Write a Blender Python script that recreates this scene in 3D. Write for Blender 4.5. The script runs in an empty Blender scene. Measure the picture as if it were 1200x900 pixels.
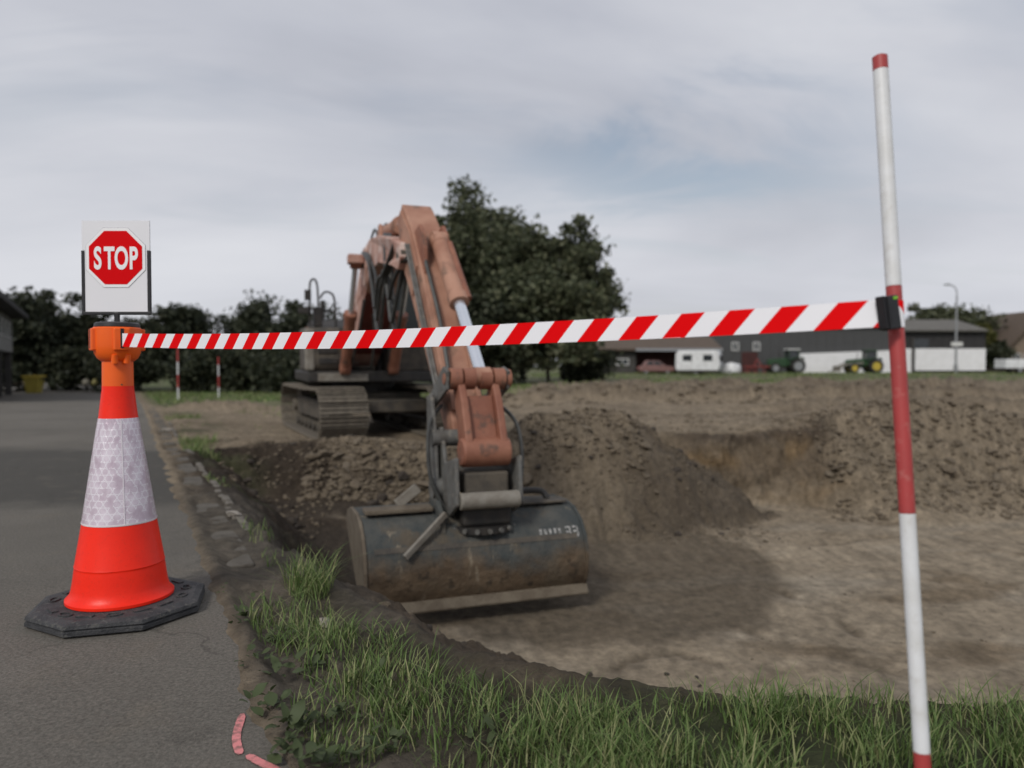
import bpy, bmesh, math, random
import numpy as np
from mathutils import Vector, Matrix, Euler

random.seed(7); RNG = np.random.default_rng(7)
SC = bpy.context.scene
COL = SC.collection
R = math.radians

# ------------------------------------------------------------------ camera
FPX, CX, CY, HOR = 867.0, 600.0, 450.0, 428.0
CAMZ = 1.15
PITCH = math.atan((CY - HOR) / FPX)
cam_d = bpy.data.cameras.new('camera'); cam = bpy.data.objects.new('camera', cam_d); COL.objects.link(cam)
cam.location = (0, 0, CAMZ); cam.rotation_euler = (math.pi / 2 - PITCH, 0, 0)
cam_d.sensor_width = 36; cam_d.lens = FPX / 1200 * 36
cam_d.clip_start = 0.05; cam_d.clip_end = 3000
cam_d.dof.use_dof = True; cam_d.dof.focus_distance = 2.75; cam_d.dof.aperture_fstop = 1.55
SC.camera = cam
SC.render.resolution_x, SC.render.resolution_y = 1024, 768

# ------------------------------------------------------------------ world, sun, exposure
SUN_EL, SUN_AZ = R(41), R(207)          # azimuth clockwise from +Y (north): behind and to the left of the camera
W = bpy.data.worlds.new('World'); SC.world = W; W.use_nodes = True
nt = W.node_tree; nt.nodes.clear()
def N(t, **k):
    n = nt.nodes.new(t)
    for a, b in k.items(): setattr(n, a, b)
    return n
def L(a, b): nt.links.new(a, b)
def world():
    out = N('ShaderNodeOutputWorld'); bg = N('ShaderNodeBackground')
    sky = N('ShaderNodeTexSky', sky_type='NISHITA'); sky.sun_disc = False
    sky.sun_elevation = SUN_EL; sky.sun_rotation = SUN_AZ; sky.air_density = 1.2; sky.dust_density = 3.0
    tc = N('ShaderNodeTexCoord'); sep = N('ShaderNodeSeparateXYZ'); L(tc.outputs['Generated'], sep.inputs[0])
    zz = N('ShaderNodeMath', operation='MAXIMUM'); L(sep.outputs[2], zz.inputs[0]); zz.inputs[1].default_value = 0.0
    za = N('ShaderNodeMath', operation='ADD'); L(zz.outputs[0], za.inputs[0]); za.inputs[1].default_value = 0.16
    dx = N('ShaderNodeMath', operation='DIVIDE'); L(sep.outputs[0], dx.inputs[0]); L(za.outputs[0], dx.inputs[1])
    dy = N('ShaderNodeMath', operation='DIVIDE'); L(sep.outputs[1], dy.inputs[0]); L(za.outputs[0], dy.inputs[1])
    cv = N('ShaderNodeCombineXYZ'); L(dx.outputs[0], cv.inputs[0]); L(dy.outputs[0], cv.inputs[1])
    def noise(scale, detail, rough, dist, sx, sy, off, rot=-14):
        mp = N('ShaderNodeMapping'); L(cv.outputs[0], mp.inputs[0])
        mp.inputs['Scale'].default_value = (sx, sy, 1); mp.inputs['Location'].default_value = (off, off * .7, 0)
        mp.inputs['Rotation'].default_value = (0, 0, R(rot))
        n = N('ShaderNodeTexNoise'); L(mp.outputs[0], n.inputs['Vector'])
        n.inputs['Scale'].default_value = scale; n.inputs['Detail'].default_value = detail
        n.inputs['Roughness'].default_value = rough; n.inputs['Distortion'].default_value = dist
        return n
    a = noise(.55, 6, .52, .5, .55, 1.0, 3.1)
    rmp = N('ShaderNodeValToRGB'); L(a.outputs['Fac'], rmp.inputs[0])
    e = rmp.color_ramp.elements
    e[0].position = .32; e[0].color = (.260, .275, .322, 1)
    e[1].position = .66; e[1].color = (.510, .520, .555, 1)
    m = rmp.color_ramp.elements.new(.48); m.color = (.378, .392, .440, 1)
    b = noise(1.15, 5, .55, .9, .5, 1.25, 11.7)                      # thinner places where blue shows through
    gap = N('ShaderNodeMapRange'); L(b.outputs['Fac'], gap.inputs[0])
    gap.inputs['From Min'].default_value = .50; gap.inputs['From Max'].default_value = .72
    gap.inputs['To Min'].default_value = 0; gap.inputs['To Max'].default_value = .42
    # one torn opening in the cloud sheet
    def mth(op, a, b=0.0, c=0.0):
        n = N('ShaderNodeMath', operation=op)
        for i, q in enumerate((a, b, c)):
            if isinstance(q, (int, float)): n.inputs[i].default_value = q
            else: L(q, n.inputs[i])
        return n.outputs[0]
    wr = noise(1.7, 7, .62, .8, .7, 1.0, 5.3)
    uu = mth('MULTIPLY_ADD', wr.outputs['Fac'], 1.0, mth('ADD', dx.outputs[0], -1.02)); vv = mth('MULTIPLY_ADD', wr.outputs['Fac'], 1.7, mth('ADD', dy.outputs[0], -3.18))
    uu = mth('DIVIDE', uu, .55); vv = mth('DIVIDE', vv, .34); q2 = mth('ADD', mth('MULTIPLY', uu, uu), mth('MULTIPLY', vv, vv))
    tear = mth('MULTIPLY', mth('EXPONENT', mth('MULTIPLY', q2, -1.0)), 1.0)
    gap_all = mth('MAXIMUM', gap.outputs[0], tear)
    blue = N('ShaderNodeVectorMath', operation='SCALE'); L(sky.outputs[0], blue.inputs[0]); blue.inputs['Scale'].default_value = .066
    mix = N('ShaderNodeMix', data_type='RGBA'); L(gap_all, mix.inputs['Factor'])
    L(rmp.outputs[0], mix.inputs['A']); L(blue.outputs[0], mix.inputs['B'])
    # paler near the horizon all round
    hz = N('ShaderNodeMapRange'); L(zz.outputs[0], hz.inputs[0])
    hz.inputs['From Min'].default_value = 0.0; hz.inputs['From Max'].default_value = .42
    hz.inputs['To Min'].default_value = .72; hz.inputs['To Max'].default_value = 0
    mix2 = N('ShaderNodeMix', data_type='RGBA'); L(hz.outputs[0], mix2.inputs['Factor'])
    L(mix.outputs['Result'], mix2.inputs['A']); mix2.inputs['B'].default_value = (.545, .553, .585, 1)
    L(mix2.outputs['Result'], bg.inputs['Color']); bg.inputs['Strength'].default_value = 1.0
    L(bg.outputs[0], out.inputs[0])
world()
sun_d = bpy.data.lights.new('sun', 'SUN'); sun = bpy.data.objects.new('sun', sun_d); COL.objects.link(sun)
sun_d.energy = 1.5; sun_d.angle = R(14); sun_d.color = (1, .96, .90)
sd = Vector((math.sin(SUN_AZ) * math.cos(SUN_EL), math.cos(SUN_AZ) * math.cos(SUN_EL), math.sin(SUN_EL)))
sun.rotation_euler = sd.to_track_quat('Z', 'Y').to_euler(); sun.location = sd * 30
vs = SC.view_settings
vs.view_transform = 'Standard'; vs.look = 'None'; vs.exposure = 0.42; vs.gamma = 1
SC.cycles.max_bounces = 6; SC.cycles.transparent_max_bounces = 6

# ------------------------------------------------------------------ helpers
def px(x, y, Y):
    """point on the pixel's ray at depth Y (metres ahead of the camera)"""
    u, v = (x - CX) / FPX, (CY - y) / FPX
    d = Vector((u, math.cos(PITCH) + v * math.sin(PITCH), -math.sin(PITCH) + v * math.cos(PITCH)))
    return Vector((0, 0, CAMZ)) + d * (Y / d.y)
def pg(x, y, z=0.0):
    """point where the pixel's ray meets height z"""
    u, v = (x - CX) / FPX, (CY - y) / FPX
    d = Vector((u, math.cos(PITCH) + v * math.sin(PITCH), -math.sin(PITCH) + v * math.cos(PITCH)))
    return Vector((0, 0, CAMZ)) + d * ((z - CAMZ) / d.z)

def mat(name, col, rough=.6, col2=None, scale=6.0, amt=.5, bump=0.0, bscale=40.0, metal=0.0, lo=.4, hi=.62, col3=None, scale3=25.0, spec=.5, detail=6, amt3=.85):
    """painted / earthy surface: two or three tones broken up by noise, fine bump"""
    m = bpy.data.materials.new(name); m.use_nodes = True
    t = m.node_tree; p = t.nodes['Principled BSDF']
    p.inputs['Roughness'].default_value = rough; p.inputs['Metallic'].default_value = metal
    p.inputs['Specular IOR Level'].default_value = spec
    tc = t.nodes.new('ShaderNodeTexCoord')
    def nz(s, d=detail):
        n = t.nodes.new('ShaderNodeTexNoise'); n.inputs['Scale'].default_value = s; n.inputs['Detail'].default_value = d
        n.inputs['Roughness'].default_value = .6; t.links.new(tc.outputs['Object'], n.inputs['Vector']); return n
    last = None
    c1 = (*col, 1)
    if col2 is None: col2 = tuple(c * .78 for c in col)
    n = nz(scale); mr = t.nodes.new('ShaderNodeMapRange'); t.links.new(n.outputs['Fac'], mr.inputs[0])
    mr.inputs['From Min'].default_value = lo; mr.inputs['From Max'].default_value = hi; mr.inputs['To Max'].default_value = amt
    mx = t.nodes.new('ShaderNodeMix'); mx.data_type = 'RGBA'; t.links.new(mr.outputs[0], mx.inputs['Factor'])
    mx.inputs['A'].default_value = c1; mx.inputs['B'].default_value = (*col2, 1); last = mx.outputs['Result']
    if col3 is not None:
        n3 = nz(scale3); m3 = t.nodes.new('ShaderNodeMapRange'); t.links.new(n3.outputs['Fac'], m3.inputs[0])
        m3.inputs['From Min'].default_value = .56; m3.inputs['From Max'].default_value = .66; m3.inputs['To Max'].default_value = amt3
        x3 = t.nodes.new('ShaderNodeMix'); x3.data_type = 'RGBA'; t.links.new(m3.outputs[0], x3.inputs['Factor'])
        t.links.new(last, x3.inputs['A']); x3.inputs['B'].default_value = (*col3, 1); last = x3.outputs['Result']
    t.links.new(last, p.inputs['Base Color'])
    if bump:
        nb = nz(bscale, 8); b = t.nodes.new('ShaderNodeBump'); b.inputs['Strength'].default_value = bump; b.inputs['Distance'].default_value = .02
        t.links.new(nb.outputs['Fac'], b.inputs['Height']); t.links.new(b.outputs[0], p.inputs['Normal'])
    return m

class MB:
    """collects shapes; build() links them as one mesh object"""
    def __init__(s): s.v = []; s.f = []; s.m = []; s.M = Matrix.Identity(4); s.mi = 0
    def add(s, vs, fs):
        o = len(s.v); s.v += [tuple(s.M @ Vector(p)) for p in vs]
        s.f += [tuple(o + i for i in f) for f in fs]; s.m += [s.mi] * len(fs); return s
    def box(s, x0, x1, y0, y1, z0, z1):
        v = [(x, y, z) for z in (z0, z1) for y in (y0, y1) for x in (x0, x1)]
        return s.add(v, [(0, 2, 3, 1), (4, 5, 7, 6), (0, 1, 5, 4), (2, 6, 7, 3), (0, 4, 6, 2), (1, 3, 7, 5)])
    def cyl(s, p0, p1, r0, r1=None, n=16, caps=True):
        r1 = r0 if r1 is None else r1
        p0, p1 = Vector(p0), Vector(p1); q = (p1 - p0).to_track_quat('Z', 'Y')
        a = [p0 + q @ Vector((r0 * math.cos(2 * math.pi * i / n), r0 * math.sin(2 * math.pi * i / n), 0)) for i in range(n)]
        b = [p1 + q @ Vector((r1 * math.cos(2 * math.pi * i / n), r1 * math.sin(2 * math.pi * i / n), 0)) for i in range(n)]
        fs = [(i, (i + 1) % n, n + (i + 1) % n, n + i) for i in range(n)]
        if caps: fs += [tuple(reversed(range(n))), tuple(range(n, 2 * n))]
        return s.add(a + b, fs)
    def bar(s, p0, p1, w, h, up=(0, 0, 1)):
        p0, p1 = Vector(p0), Vector(p1); d = (p1 - p0).normalized(); sd_ = d.cross(Vector(up)).normalized(); u = sd_.cross(d)
        v = [p + sd_ * a * w / 2 + u * b * h / 2 for p in (p0, p1) for b in (-1, 1) for a in (-1, 1)]
        return s.add(v, [(0, 2, 3, 1), (4, 5, 7, 6), (0, 1, 5, 4), (2, 6, 7, 3), (0, 4, 6, 2), (1, 3, 7, 5)])
    def lathe(s, prof, c=(0, 0, 0), n=40, close=True):
        v = []; f = []
        for (r, z) in prof:
            v += [(c[0] + r * math.cos(2 * math.pi * i / n), c[1] + r * math.sin(2 * math.pi * i / n), c[2] + z) for i in range(n)]
        k = len(prof)
        for j in range(k - 1):
            f += [(j * n + i, j * n + (i + 1) % n, (j + 1) * n + (i + 1) % n, (j + 1) * n + i) for i in range(n)]
        if close: f += [tuple(reversed(range(n))), tuple(range((k - 1) * n, k * n))]
        return s.add(v, f)
    def prism(s, prof, y0, y1, ax='xz'):
        """profile polygon (a, b) extruded; 'xz' extrudes along y, 'yz' along x, 'xy' along z"""
        def mk(a, b, t): return {'xz': (a, t, b), 'yz': (t, a, b), 'xy': (a, b, t)}[ax]
        n = len(prof); v = [mk(a, b, y0) for a, b in prof] + [mk(a, b, y1) for a, b in prof]
        f = [tuple(range(n)), tuple(reversed(range(n, 2 * n)))] + [(i, n + i, n + (i + 1) % n, (i + 1) % n) for i in range(n)]
        return s.add(v, f)
    def tube(s, pts, r, n=8, sub=6):
        pts = [Vector(p) for p in pts]; P = [pts[0]] + pts + [pts[-1]]; path = []
        for i in range(1, len(P) - 2):
            for k in range(sub):
                t = k / sub; a, b, c, d = P[i - 1], P[i], P[i + 1], P[i + 2]
                path.append(.5 * ((2 * b) + (c - a) * t + (2 * a - 5 * b + 4 * c - d) * t * t + (3 * b - a - 3 * c + d) * t ** 3))
        path.append(pts[-1]); rr = r if hasattr(r, '__len__') else None
        v = []; f = []; m = len(path); side = None
        for i, p in enumerate(path):
            d = (path[min(i + 1, m - 1)] - path[max(i - 1, 0)]).normalized()
            if side is None: side = d.orthogonal().normalized()
            side = (side - d * side.dot(d)).normalized(); u = d.cross(side)
            ra = r if rr is None else rr[0] + (rr[1] - rr[0]) * i / (m - 1)
            v += [p + (side * math.cos(2 * math.pi * k / n) + u * math.sin(2 * math.pi * k / n)) * ra for k in range(n)]
        for i in range(m - 1):
            f += [(i * n + k, i * n + (k + 1) % n, (i + 1) * n + (k + 1) % n, (i + 1) * n + k) for k in range(n)]
        f += [tuple(reversed(range(n))), tuple(range((m - 1) * n, m * n))]
        return s.add(v, f)
    def build(s, name, mats, parent=None, smooth=False, bevel=0.0, fix=True):
        me = bpy.data.meshes.new(name); me.from_pydata(s.v, [], s.f)
        if not isinstance(mats, (list, tuple)): mats = [mats]
        for m in mats: me.materials.append(m)
        if len(mats) > 1: me.polygons.foreach_set('material_index', s.m)
        if fix:
            b = bmesh.new(); b.from_mesh(me); bmesh.ops.recalc_face_normals(b, faces=b.faces); b.to_mesh(me); b.free()
        if smooth:
            me.shade_smooth() if hasattr(me, 'shade_smooth') else me.polygons.foreach_set('use_smooth', [True] * len(me.polygons))
            me.set_sharp_from_angle(angle=R(38))
        o = bpy.data.objects.new(name, me); COL.objects.link(o); o.parent = parent
        if bevel:
            b = o.modifiers.new('edge', 'BEVEL'); b.width = bevel; b.segments = 2; b.limit_method = 'ANGLE'; b.angle_limit = R(35)
        return o

def tag(o, label=None, cat=None, group=None, kind=None):
    if label: o['label'] = label
    if cat: o['category'] = cat
    if group: o['group'] = group
    if kind: o['kind'] = kind
    return o
def empty(name, loc=(0, 0, 0), rz=0.0, label=None, cat=None, group=None):
    o = bpy.data.objects.new(name, None); COL.objects.link(o); o.location = loc; o.rotation_euler = (0, 0, rz)
    o.empty_display_size = .2
    return tag(o, label, cat, group)
def copy_tree(o, parent=None):
    c = o.copy(); COL.objects.link(c); c.parent = parent
    for ch in [x for x in o.children]: copy_tree(ch, c)
    return c
def np_mesh(name, V, F, mats, parent=None, smooth=True):
    me = bpy.data.meshes.new(name); k = F.shape[1]
    me.vertices.add(len(V)); me.vertices.foreach_set('co', np.ascontiguousarray(V, np.float32).ravel())
    me.loops.add(F.size); me.loops.foreach_set('vertex_index', np.ascontiguousarray(F, np.int32).ravel())
    me.polygons.add(len(F)); me.polygons.foreach_set('loop_start', np.arange(0, F.size, k, dtype=np.int32))
    me.polygons.foreach_set('loop_total', np.full(len(F), k, np.int32))
    me.update(calc_edges=True)
    for m in (mats if isinstance(mats, (list, tuple)) else [mats]): me.materials.append(m)
    if smooth: me.polygons.foreach_set('use_smooth', np.ones(len(F), bool))
    o = bpy.data.objects.new(name, me); COL.objects.link(o); o.parent = parent
    return o

# numpy gradient noise
_perm = np.random.default_rng(3).permutation(256); _perm = np.concatenate([_perm, _perm])
_ga = np.random.default_rng(5).uniform(0, 2 * np.pi, 256); _gx, _gy = np.cos(_ga), np.sin(_ga)
def perlin(x, y):
    xi = np.floor(x).astype(np.int64); yi = np.floor(y).astype(np.int64); xf = x - xi; yf = y - yi
    u = xf ** 3 * (xf * (xf * 6 - 15) + 10); v = yf ** 3 * (yf * (yf * 6 - 15) + 10)
    def g(ix, iy, dx, dy):
        h = _perm[_perm[ix & 255] + (iy & 255)]; return _gx[h] * dx + _gy[h] * dy
    a = g(xi, yi, xf, yf); b = g(xi + 1, yi, xf - 1, yf); c = g(xi, yi + 1, xf, yf - 1); d = g(xi + 1, yi + 1, xf - 1, yf - 1)
    return (a + u * (b - a)) + v * ((c + u * (d - c)) - (a + u * (b - a)))
def fbm(x, y, s, o=4, gain=.5):
    r = 0; a = 1.0
    for i in range(o): r = r + a * perlin(x * s + 17.3 * i, y * s - 9.1 * i); s *= 2.03; a *= gain
    return r
def billow(x, y, s, o=4, gain=.5):
    r = 0; a = 1.0
    for i in range(o): r = r + a * (.5 - np.abs(perlin(x * s + 31.3 * i, y * s + 7.7 * i)) * 2); s *= 2.1; a *= gain
    return r
def ss(a, b, x):
    t = np.clip((x - a) / (b - a), 0, 1); return t * t * (3 - 2 * t)

# ------------------------------------------------------------------ terrain
def road_edge(Y): return -1.04 - .52 * (Y - 2.9)
def road_d(X, Y): return (X - road_edge(Y)) * .887            # >0: off the asphalt, to the pit side
PIT = [(-4.6, 10.6), (-3.9, 9.0), (-2.85, 7.1), (-1.55, 4.8), (-.8, 3.7), (-.45, 3.2), (0, 2.8), (.6, 2.55), (1.6, 2.42), (4, 2.4), (9, 2.8), (15, 6), (16, 11),
       (12, 12.9), (7, 12.9), (5.4, 12.5), (4.7, 11.95), (3.1, 11.85), (2.2, 12.0), (.6, 11.9), (-.6, 11.5), (-2.6, 11.25), (-3.9, 11.35)]
def pit_sd(X, Y):
    """positive inside the pit"""
    d2 = np.full(X.shape, 1e9); ins = np.zeros(X.shape, bool); n = len(PIT)
    for i in range(n):
        (ax, ay), (bx, by) = PIT[i], PIT[(i + 1) % n]
        ex, ey = bx - ax, by - ay; t = np.clip(((X - ax) * ex + (Y - ay) * ey) / (ex * ex + ey * ey), 0, 1)
        d2 = np.minimum(d2, (X - ax - t * ex) ** 2 + (Y - ay - t * ey) ** 2)
        c = (ay > Y) != (by > Y); ins ^= c & (X < ex * (Y - ay) / (ey if ey else 1e-9) + ax)
    d = np.sqrt(d2); return np.where(ins, d, -d)
def base_z(X, Y):
    return (-.12 * ss(9.8, 11, Y) * ss(.4, -.6, X) * ss(24, 18, Y) * ss(-7, -4.6, X) + -.47 * ss(14, 44, Y) * ss(-2, -14, X) + .27 * ss(40, 85, Y) * ss(-5, 12, X) + .10 * ss(11.5, 14, Y) * ss(0, 2, X) * ss(40, 20, Y))
RUTS = [[(860, 735), (940, 760), (1030, 785), (1110, 810), (1230, 850)], [(905, 690), (960, 715), (1010, 745)], [(690, 790), (745, 770), (800, 765), (880, 790)], [(940, 640), (1060, 628), (1220, 640)], [(800, 840), (870, 800), (900, 770)]]
RUTS = [[(p.x, p.y) for p in (pg(x, y, -1.03) for x, y in q)] for q in RUTS]
def rut_d(X, Y):
    d = np.full(X.shape, 9.0)
    m = (np.abs(X - 3) < 6) & (np.abs(Y - 7) < 6)
    x, y = X[m] + .07 * fbm(X[m], Y[m], 1.5, 3), Y[m] + .07 * fbm(X[m] + 9, Y[m], 1.5, 3); q = np.full(x.shape, 9.0)
    for pl in RUTS:
        for (ax, ay), (bx, by) in zip(pl[:-1], pl[1:]):
            ex, ey = bx - ax, by - ay; t = np.clip(((x - ax) * ex + (y - ay) * ey) / (ex * ex + ey * ey), 0, 1)
            q = np.minimum(q, np.hypot(x - ax - t * ex, y - ay - t * ey))
    d[m] = q; return d
def terrain(X, Y, colour=True):
    z = base_z(X, Y); rd = road_d(X, Y)
    sdw = pit_sd(X, Y) + .10 * fbm(X, Y, 1.1, 3) + .05 * fbm(X + 40, Y, 4, 2)
    far = ss(8.5, 10, Y)
    near_w = .55 + 1.75 * ss(1.5, .4, X) * ss(5.4, 4.2, Y)
    near_w = near_w * (1 - ss(4.6, 6, Y)) + (.8 + .55 * ss(5.5, 7.5, Y)) * ss(4.6, 6, Y)
    far_w = 1.0 - .35 * ss(1.4, 2.3, X) * ss(5.2, 4.4, X) + 1.5 * ss(4.6, 5.8, X)
    w = near_w * (1 - far) + far_w * far
    t = np.clip(sdw / w, 0, 1); prof = t * t * (3 - 2 * t) * .45 + t * .55; nr_ = ss(6.2, 4.8, Y); prof = prof * (1 - nr_) + (1 - (1 - t) ** 1.7 + .10 * fbm(X, Y, 1.6, 3) * ss(0, .2, t) * ss(1, .8, t)) * nr_
    floor = -1.03 + .28 * ss(-.6, -2.4, X) * ss(8.2, 10.4, Y) + .018 * fbm(X, Y, .8, 3) + .010 * fbm(X, Y, 5, 3)
    zt = z
    # heaps thrown up on the far side
    zt = zt + .42 * np.exp(-((X - 7.0) / 1.9) ** 2 - ((Y - 13.2) / 1.5) ** 2)
    zt = zt + .10 * np.exp(-((X + 3.9) / .7) ** 2 - ((Y - 11.8) / .45) ** 2)
    zt = zt + .16 * np.exp(-((X + 2.45) / .8) ** 2 - ((Y - 11.55) / .28) ** 2)
    # soil ridges farther out
    for (y0, sl, h, wd, xa, xb) in ((22, .02, .50, .8, -.5, 60), (17.0, -.03, .30, .6, 5, 40), (31, .05, .60, 1.2, 1, 80), (19.5, .0, .22, .6, -9.5, -3.5), (26.5, .03, .30, .7, 8, 70)):
        yy = Y - y0 - sl * X - .9 * fbm(X, Y * 0, .22, 3)
        zt = zt + h * np.exp(-(yy / wd) ** 2) * ss(xa - 1.5, xa + 1.5, X) * ss(xb + 3, xb, X) * (.75 + .6 * fbm(X, Y, .5, 2)) * ss(0, 1, rd)
    z1 = zt * (1 - prof) + floor * prof
    md = np.sqrt(((X - .95) / 1.25) ** 2 + ((Y - 11.15) / .92) ** 2) + .30 * fbm(X + 2, Y, .9, 3) + .08 * fbm(X, Y, 3.3, 3)
    zm = .36 - .82 * np.clip(md - .50, 0, 9) - .12 * np.clip(.55 - md, 0, 1)
    onm = ss(-.12, .06, zm - z1) * ss(15, 13, Y); z1 = np.maximum(z1, zm)
    slope = np.exp(-((t - .42) / .42) ** 2) * (sdw > -.5)
    slope = slope * np.where(sdw > 0, 1, ss(-.55, 0, sdw))
    farb = slope * ss(8.6, 9.8, Y)
    rub = np.clip(np.maximum(farb, onm * .9) + .8 * np.exp(-((X - 7.0) / 2.6) ** 2 - ((Y - 12.4) / 1.6) ** 2) + .9 * ss(14, 15, Y) * ss(44, 36, Y) * np.clip((zt - z - .08) * 5, 0, 1), 0, 1)
    nearb = slope * (1 - ss(8.6, 9.8, Y))
    off = ss(.05, .5, rd)
    inpit = ss(0, .4, sdw)
    z1 = z1 + rub * (.09 * fbm(X + 5, Y - 3, .9, 2) + .13 * billow(X, Y, 2.1, 5, .62) + .055 * fbm(X, Y, 8, 3, .6)) + nearb * (.075 * billow(X, Y, 2.6, 4, .6) + .03 * fbm(X, Y, 9, 3))
    steep = ss(2.0, 2.8, X) * ss(5.2, 4.7, X) * farb * (1 - onm)
    z1 = z1 - steep * .05 * billow(X * 2, Y, 1.2, 2)
    z1 = z1 + off * (1 - inpit) * (.035 * fbm(X, Y, .7, 4) + .018 * fbm(X, Y, 3.1, 3)) * ss(200, 30, Y)
    z1 = z1 + ss(.50, .42, rd) * ss(.0, .1, rd) * (-.030 + .05 * fbm(X + 3, Y, 2.2, 3)) + .036 * np.exp(-((rd - .04) / .06) ** 2) * (.6 + .9 * fbm(X - 6, Y, 1.8, 4)) - .06 * ss(-.03, -.16, rd + .10 * fbm(X + 12, Y, 3.1, 3)) - .30 * ss(-.2, -.6, rd) * (Y > -60)
    ru = np.exp(-(rut_d(X, Y) / .055) ** 2) * ss(.95, 1, t) * np.clip(.6 + 1.2 * fbm(X, Y, 1.9, 2), 0, 1)
    z1 = z1 - .03 * ru
    if not colour: return z1
    X0, Y0 = X, Y; Yw = Y + 1.3 * z1 * ss(8, 9.5, Y)
    n1 = fbm(X, Y, .55, 4); n2 = fbm(X + 9, Yw - 4, 2.3, 4); n3 = fbm(X - 5, Yw + 3, 9, 3)
    def mixc(c, k, m): return c * (1 - m[..., None]) + np.array(k) * m[..., None]
    C = np.broadcast_to(np.array((.215, .172, .120)), X.shape + (3,)).copy()
    C = mixc(C, (.140, .108, .074), ss(.0, .5, n1) * .6)
    # pit floor: compacted pale subsoil, with a darker oval by the bucket
    C = mixc(C, (.290, .238, .172), ss(.55, 1.05, t) * .95)
    C = mixc(C, (.315, .270, .208), ss(.9, 1.0, t) * ss(0, .5, fbm(X * .6 + 3, Y * 1.3, .9, 4)) * .7)
    C = mixc(C, (.170, .128, .082), ss(.9, 1.0, t) * ss(.08, .5, fbm(X * .5 - 8, Y * 1.4, 1.1, 4)) * .75)
    dark_oval = ss(1.04, .90, np.sqrt(((X - .7) / 2.25) ** 2 + ((Y - 8.2) / 2.7) ** 2) + .10 * n1 + .05 * n2)
    C = mixc(C, (.088, .069, .048), dark_oval * ss(.7, 1, t) * (.72 + .25 * n2))
    C = mixc(C, (.090, .070, .048), ru * .75)
    # banks
    C = mixc(C, (.195, .158, .112), rub * .8)
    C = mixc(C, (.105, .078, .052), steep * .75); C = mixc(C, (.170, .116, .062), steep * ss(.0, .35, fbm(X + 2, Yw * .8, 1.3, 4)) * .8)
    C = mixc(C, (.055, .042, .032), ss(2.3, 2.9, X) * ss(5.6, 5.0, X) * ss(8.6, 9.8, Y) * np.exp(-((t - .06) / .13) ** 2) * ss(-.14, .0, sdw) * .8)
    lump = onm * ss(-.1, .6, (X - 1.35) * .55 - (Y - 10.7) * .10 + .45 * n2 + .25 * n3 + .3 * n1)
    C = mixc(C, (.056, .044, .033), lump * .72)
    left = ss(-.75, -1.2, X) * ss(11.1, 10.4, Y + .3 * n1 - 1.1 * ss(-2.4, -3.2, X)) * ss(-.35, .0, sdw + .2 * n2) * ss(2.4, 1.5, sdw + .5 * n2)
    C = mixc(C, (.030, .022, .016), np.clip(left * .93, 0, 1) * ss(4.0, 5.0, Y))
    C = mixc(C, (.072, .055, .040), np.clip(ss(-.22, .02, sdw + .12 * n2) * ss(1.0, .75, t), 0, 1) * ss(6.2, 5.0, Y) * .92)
    ridge = np.clip((zt - z - .08) * 4, 0, 1) * ss(14, 15, Y)
    C = mixc(C, (.085, .066, .047), ridge * ss(-.3, .3, n2) * .85)
    # turf and weeds
    verge = ss(.1, -.25, sdw + .25 * n2) * ss(.25, .6, rd) * ss(5.4, 4.2, Y)
    C = mixc(C, (.088, .077, .062), ss(.9, .5, rd) * ss(-.1, .05, rd) * ss(8, 5.5, Y) * .85)
    C = mixc(C, (.050, .044, .027), verge * .9); C = mixc(C, (.050, .062, .028), verge * ss(.1, .6, X + .3 * n2) * .8)
    field = ss(19, 24, Y + 6 * n1) * ss(-2, -6, X) * .8 + ss(40, 62, Y + 14 * n1) * .85
    C = mixc(C, (.080, .098, .040), np.clip(field, 0, .95) * ss(-.35, .2, n2 * .6 + .25) * off)
    wd = ss(.2, .5, rd) * ss(1.6, .8, rd) * ss(5, 7, Y) * ss(0, .3, fbm(X, Y, .8, 3))
    C = mixc(C, (.060, .064, .032), wd * .7)
    C = C * np.clip(1.04 + .40 * n3 + .34 * n2, .45, 1.7)[..., None]
    return z1, np.clip(C, .008, .5)

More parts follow.
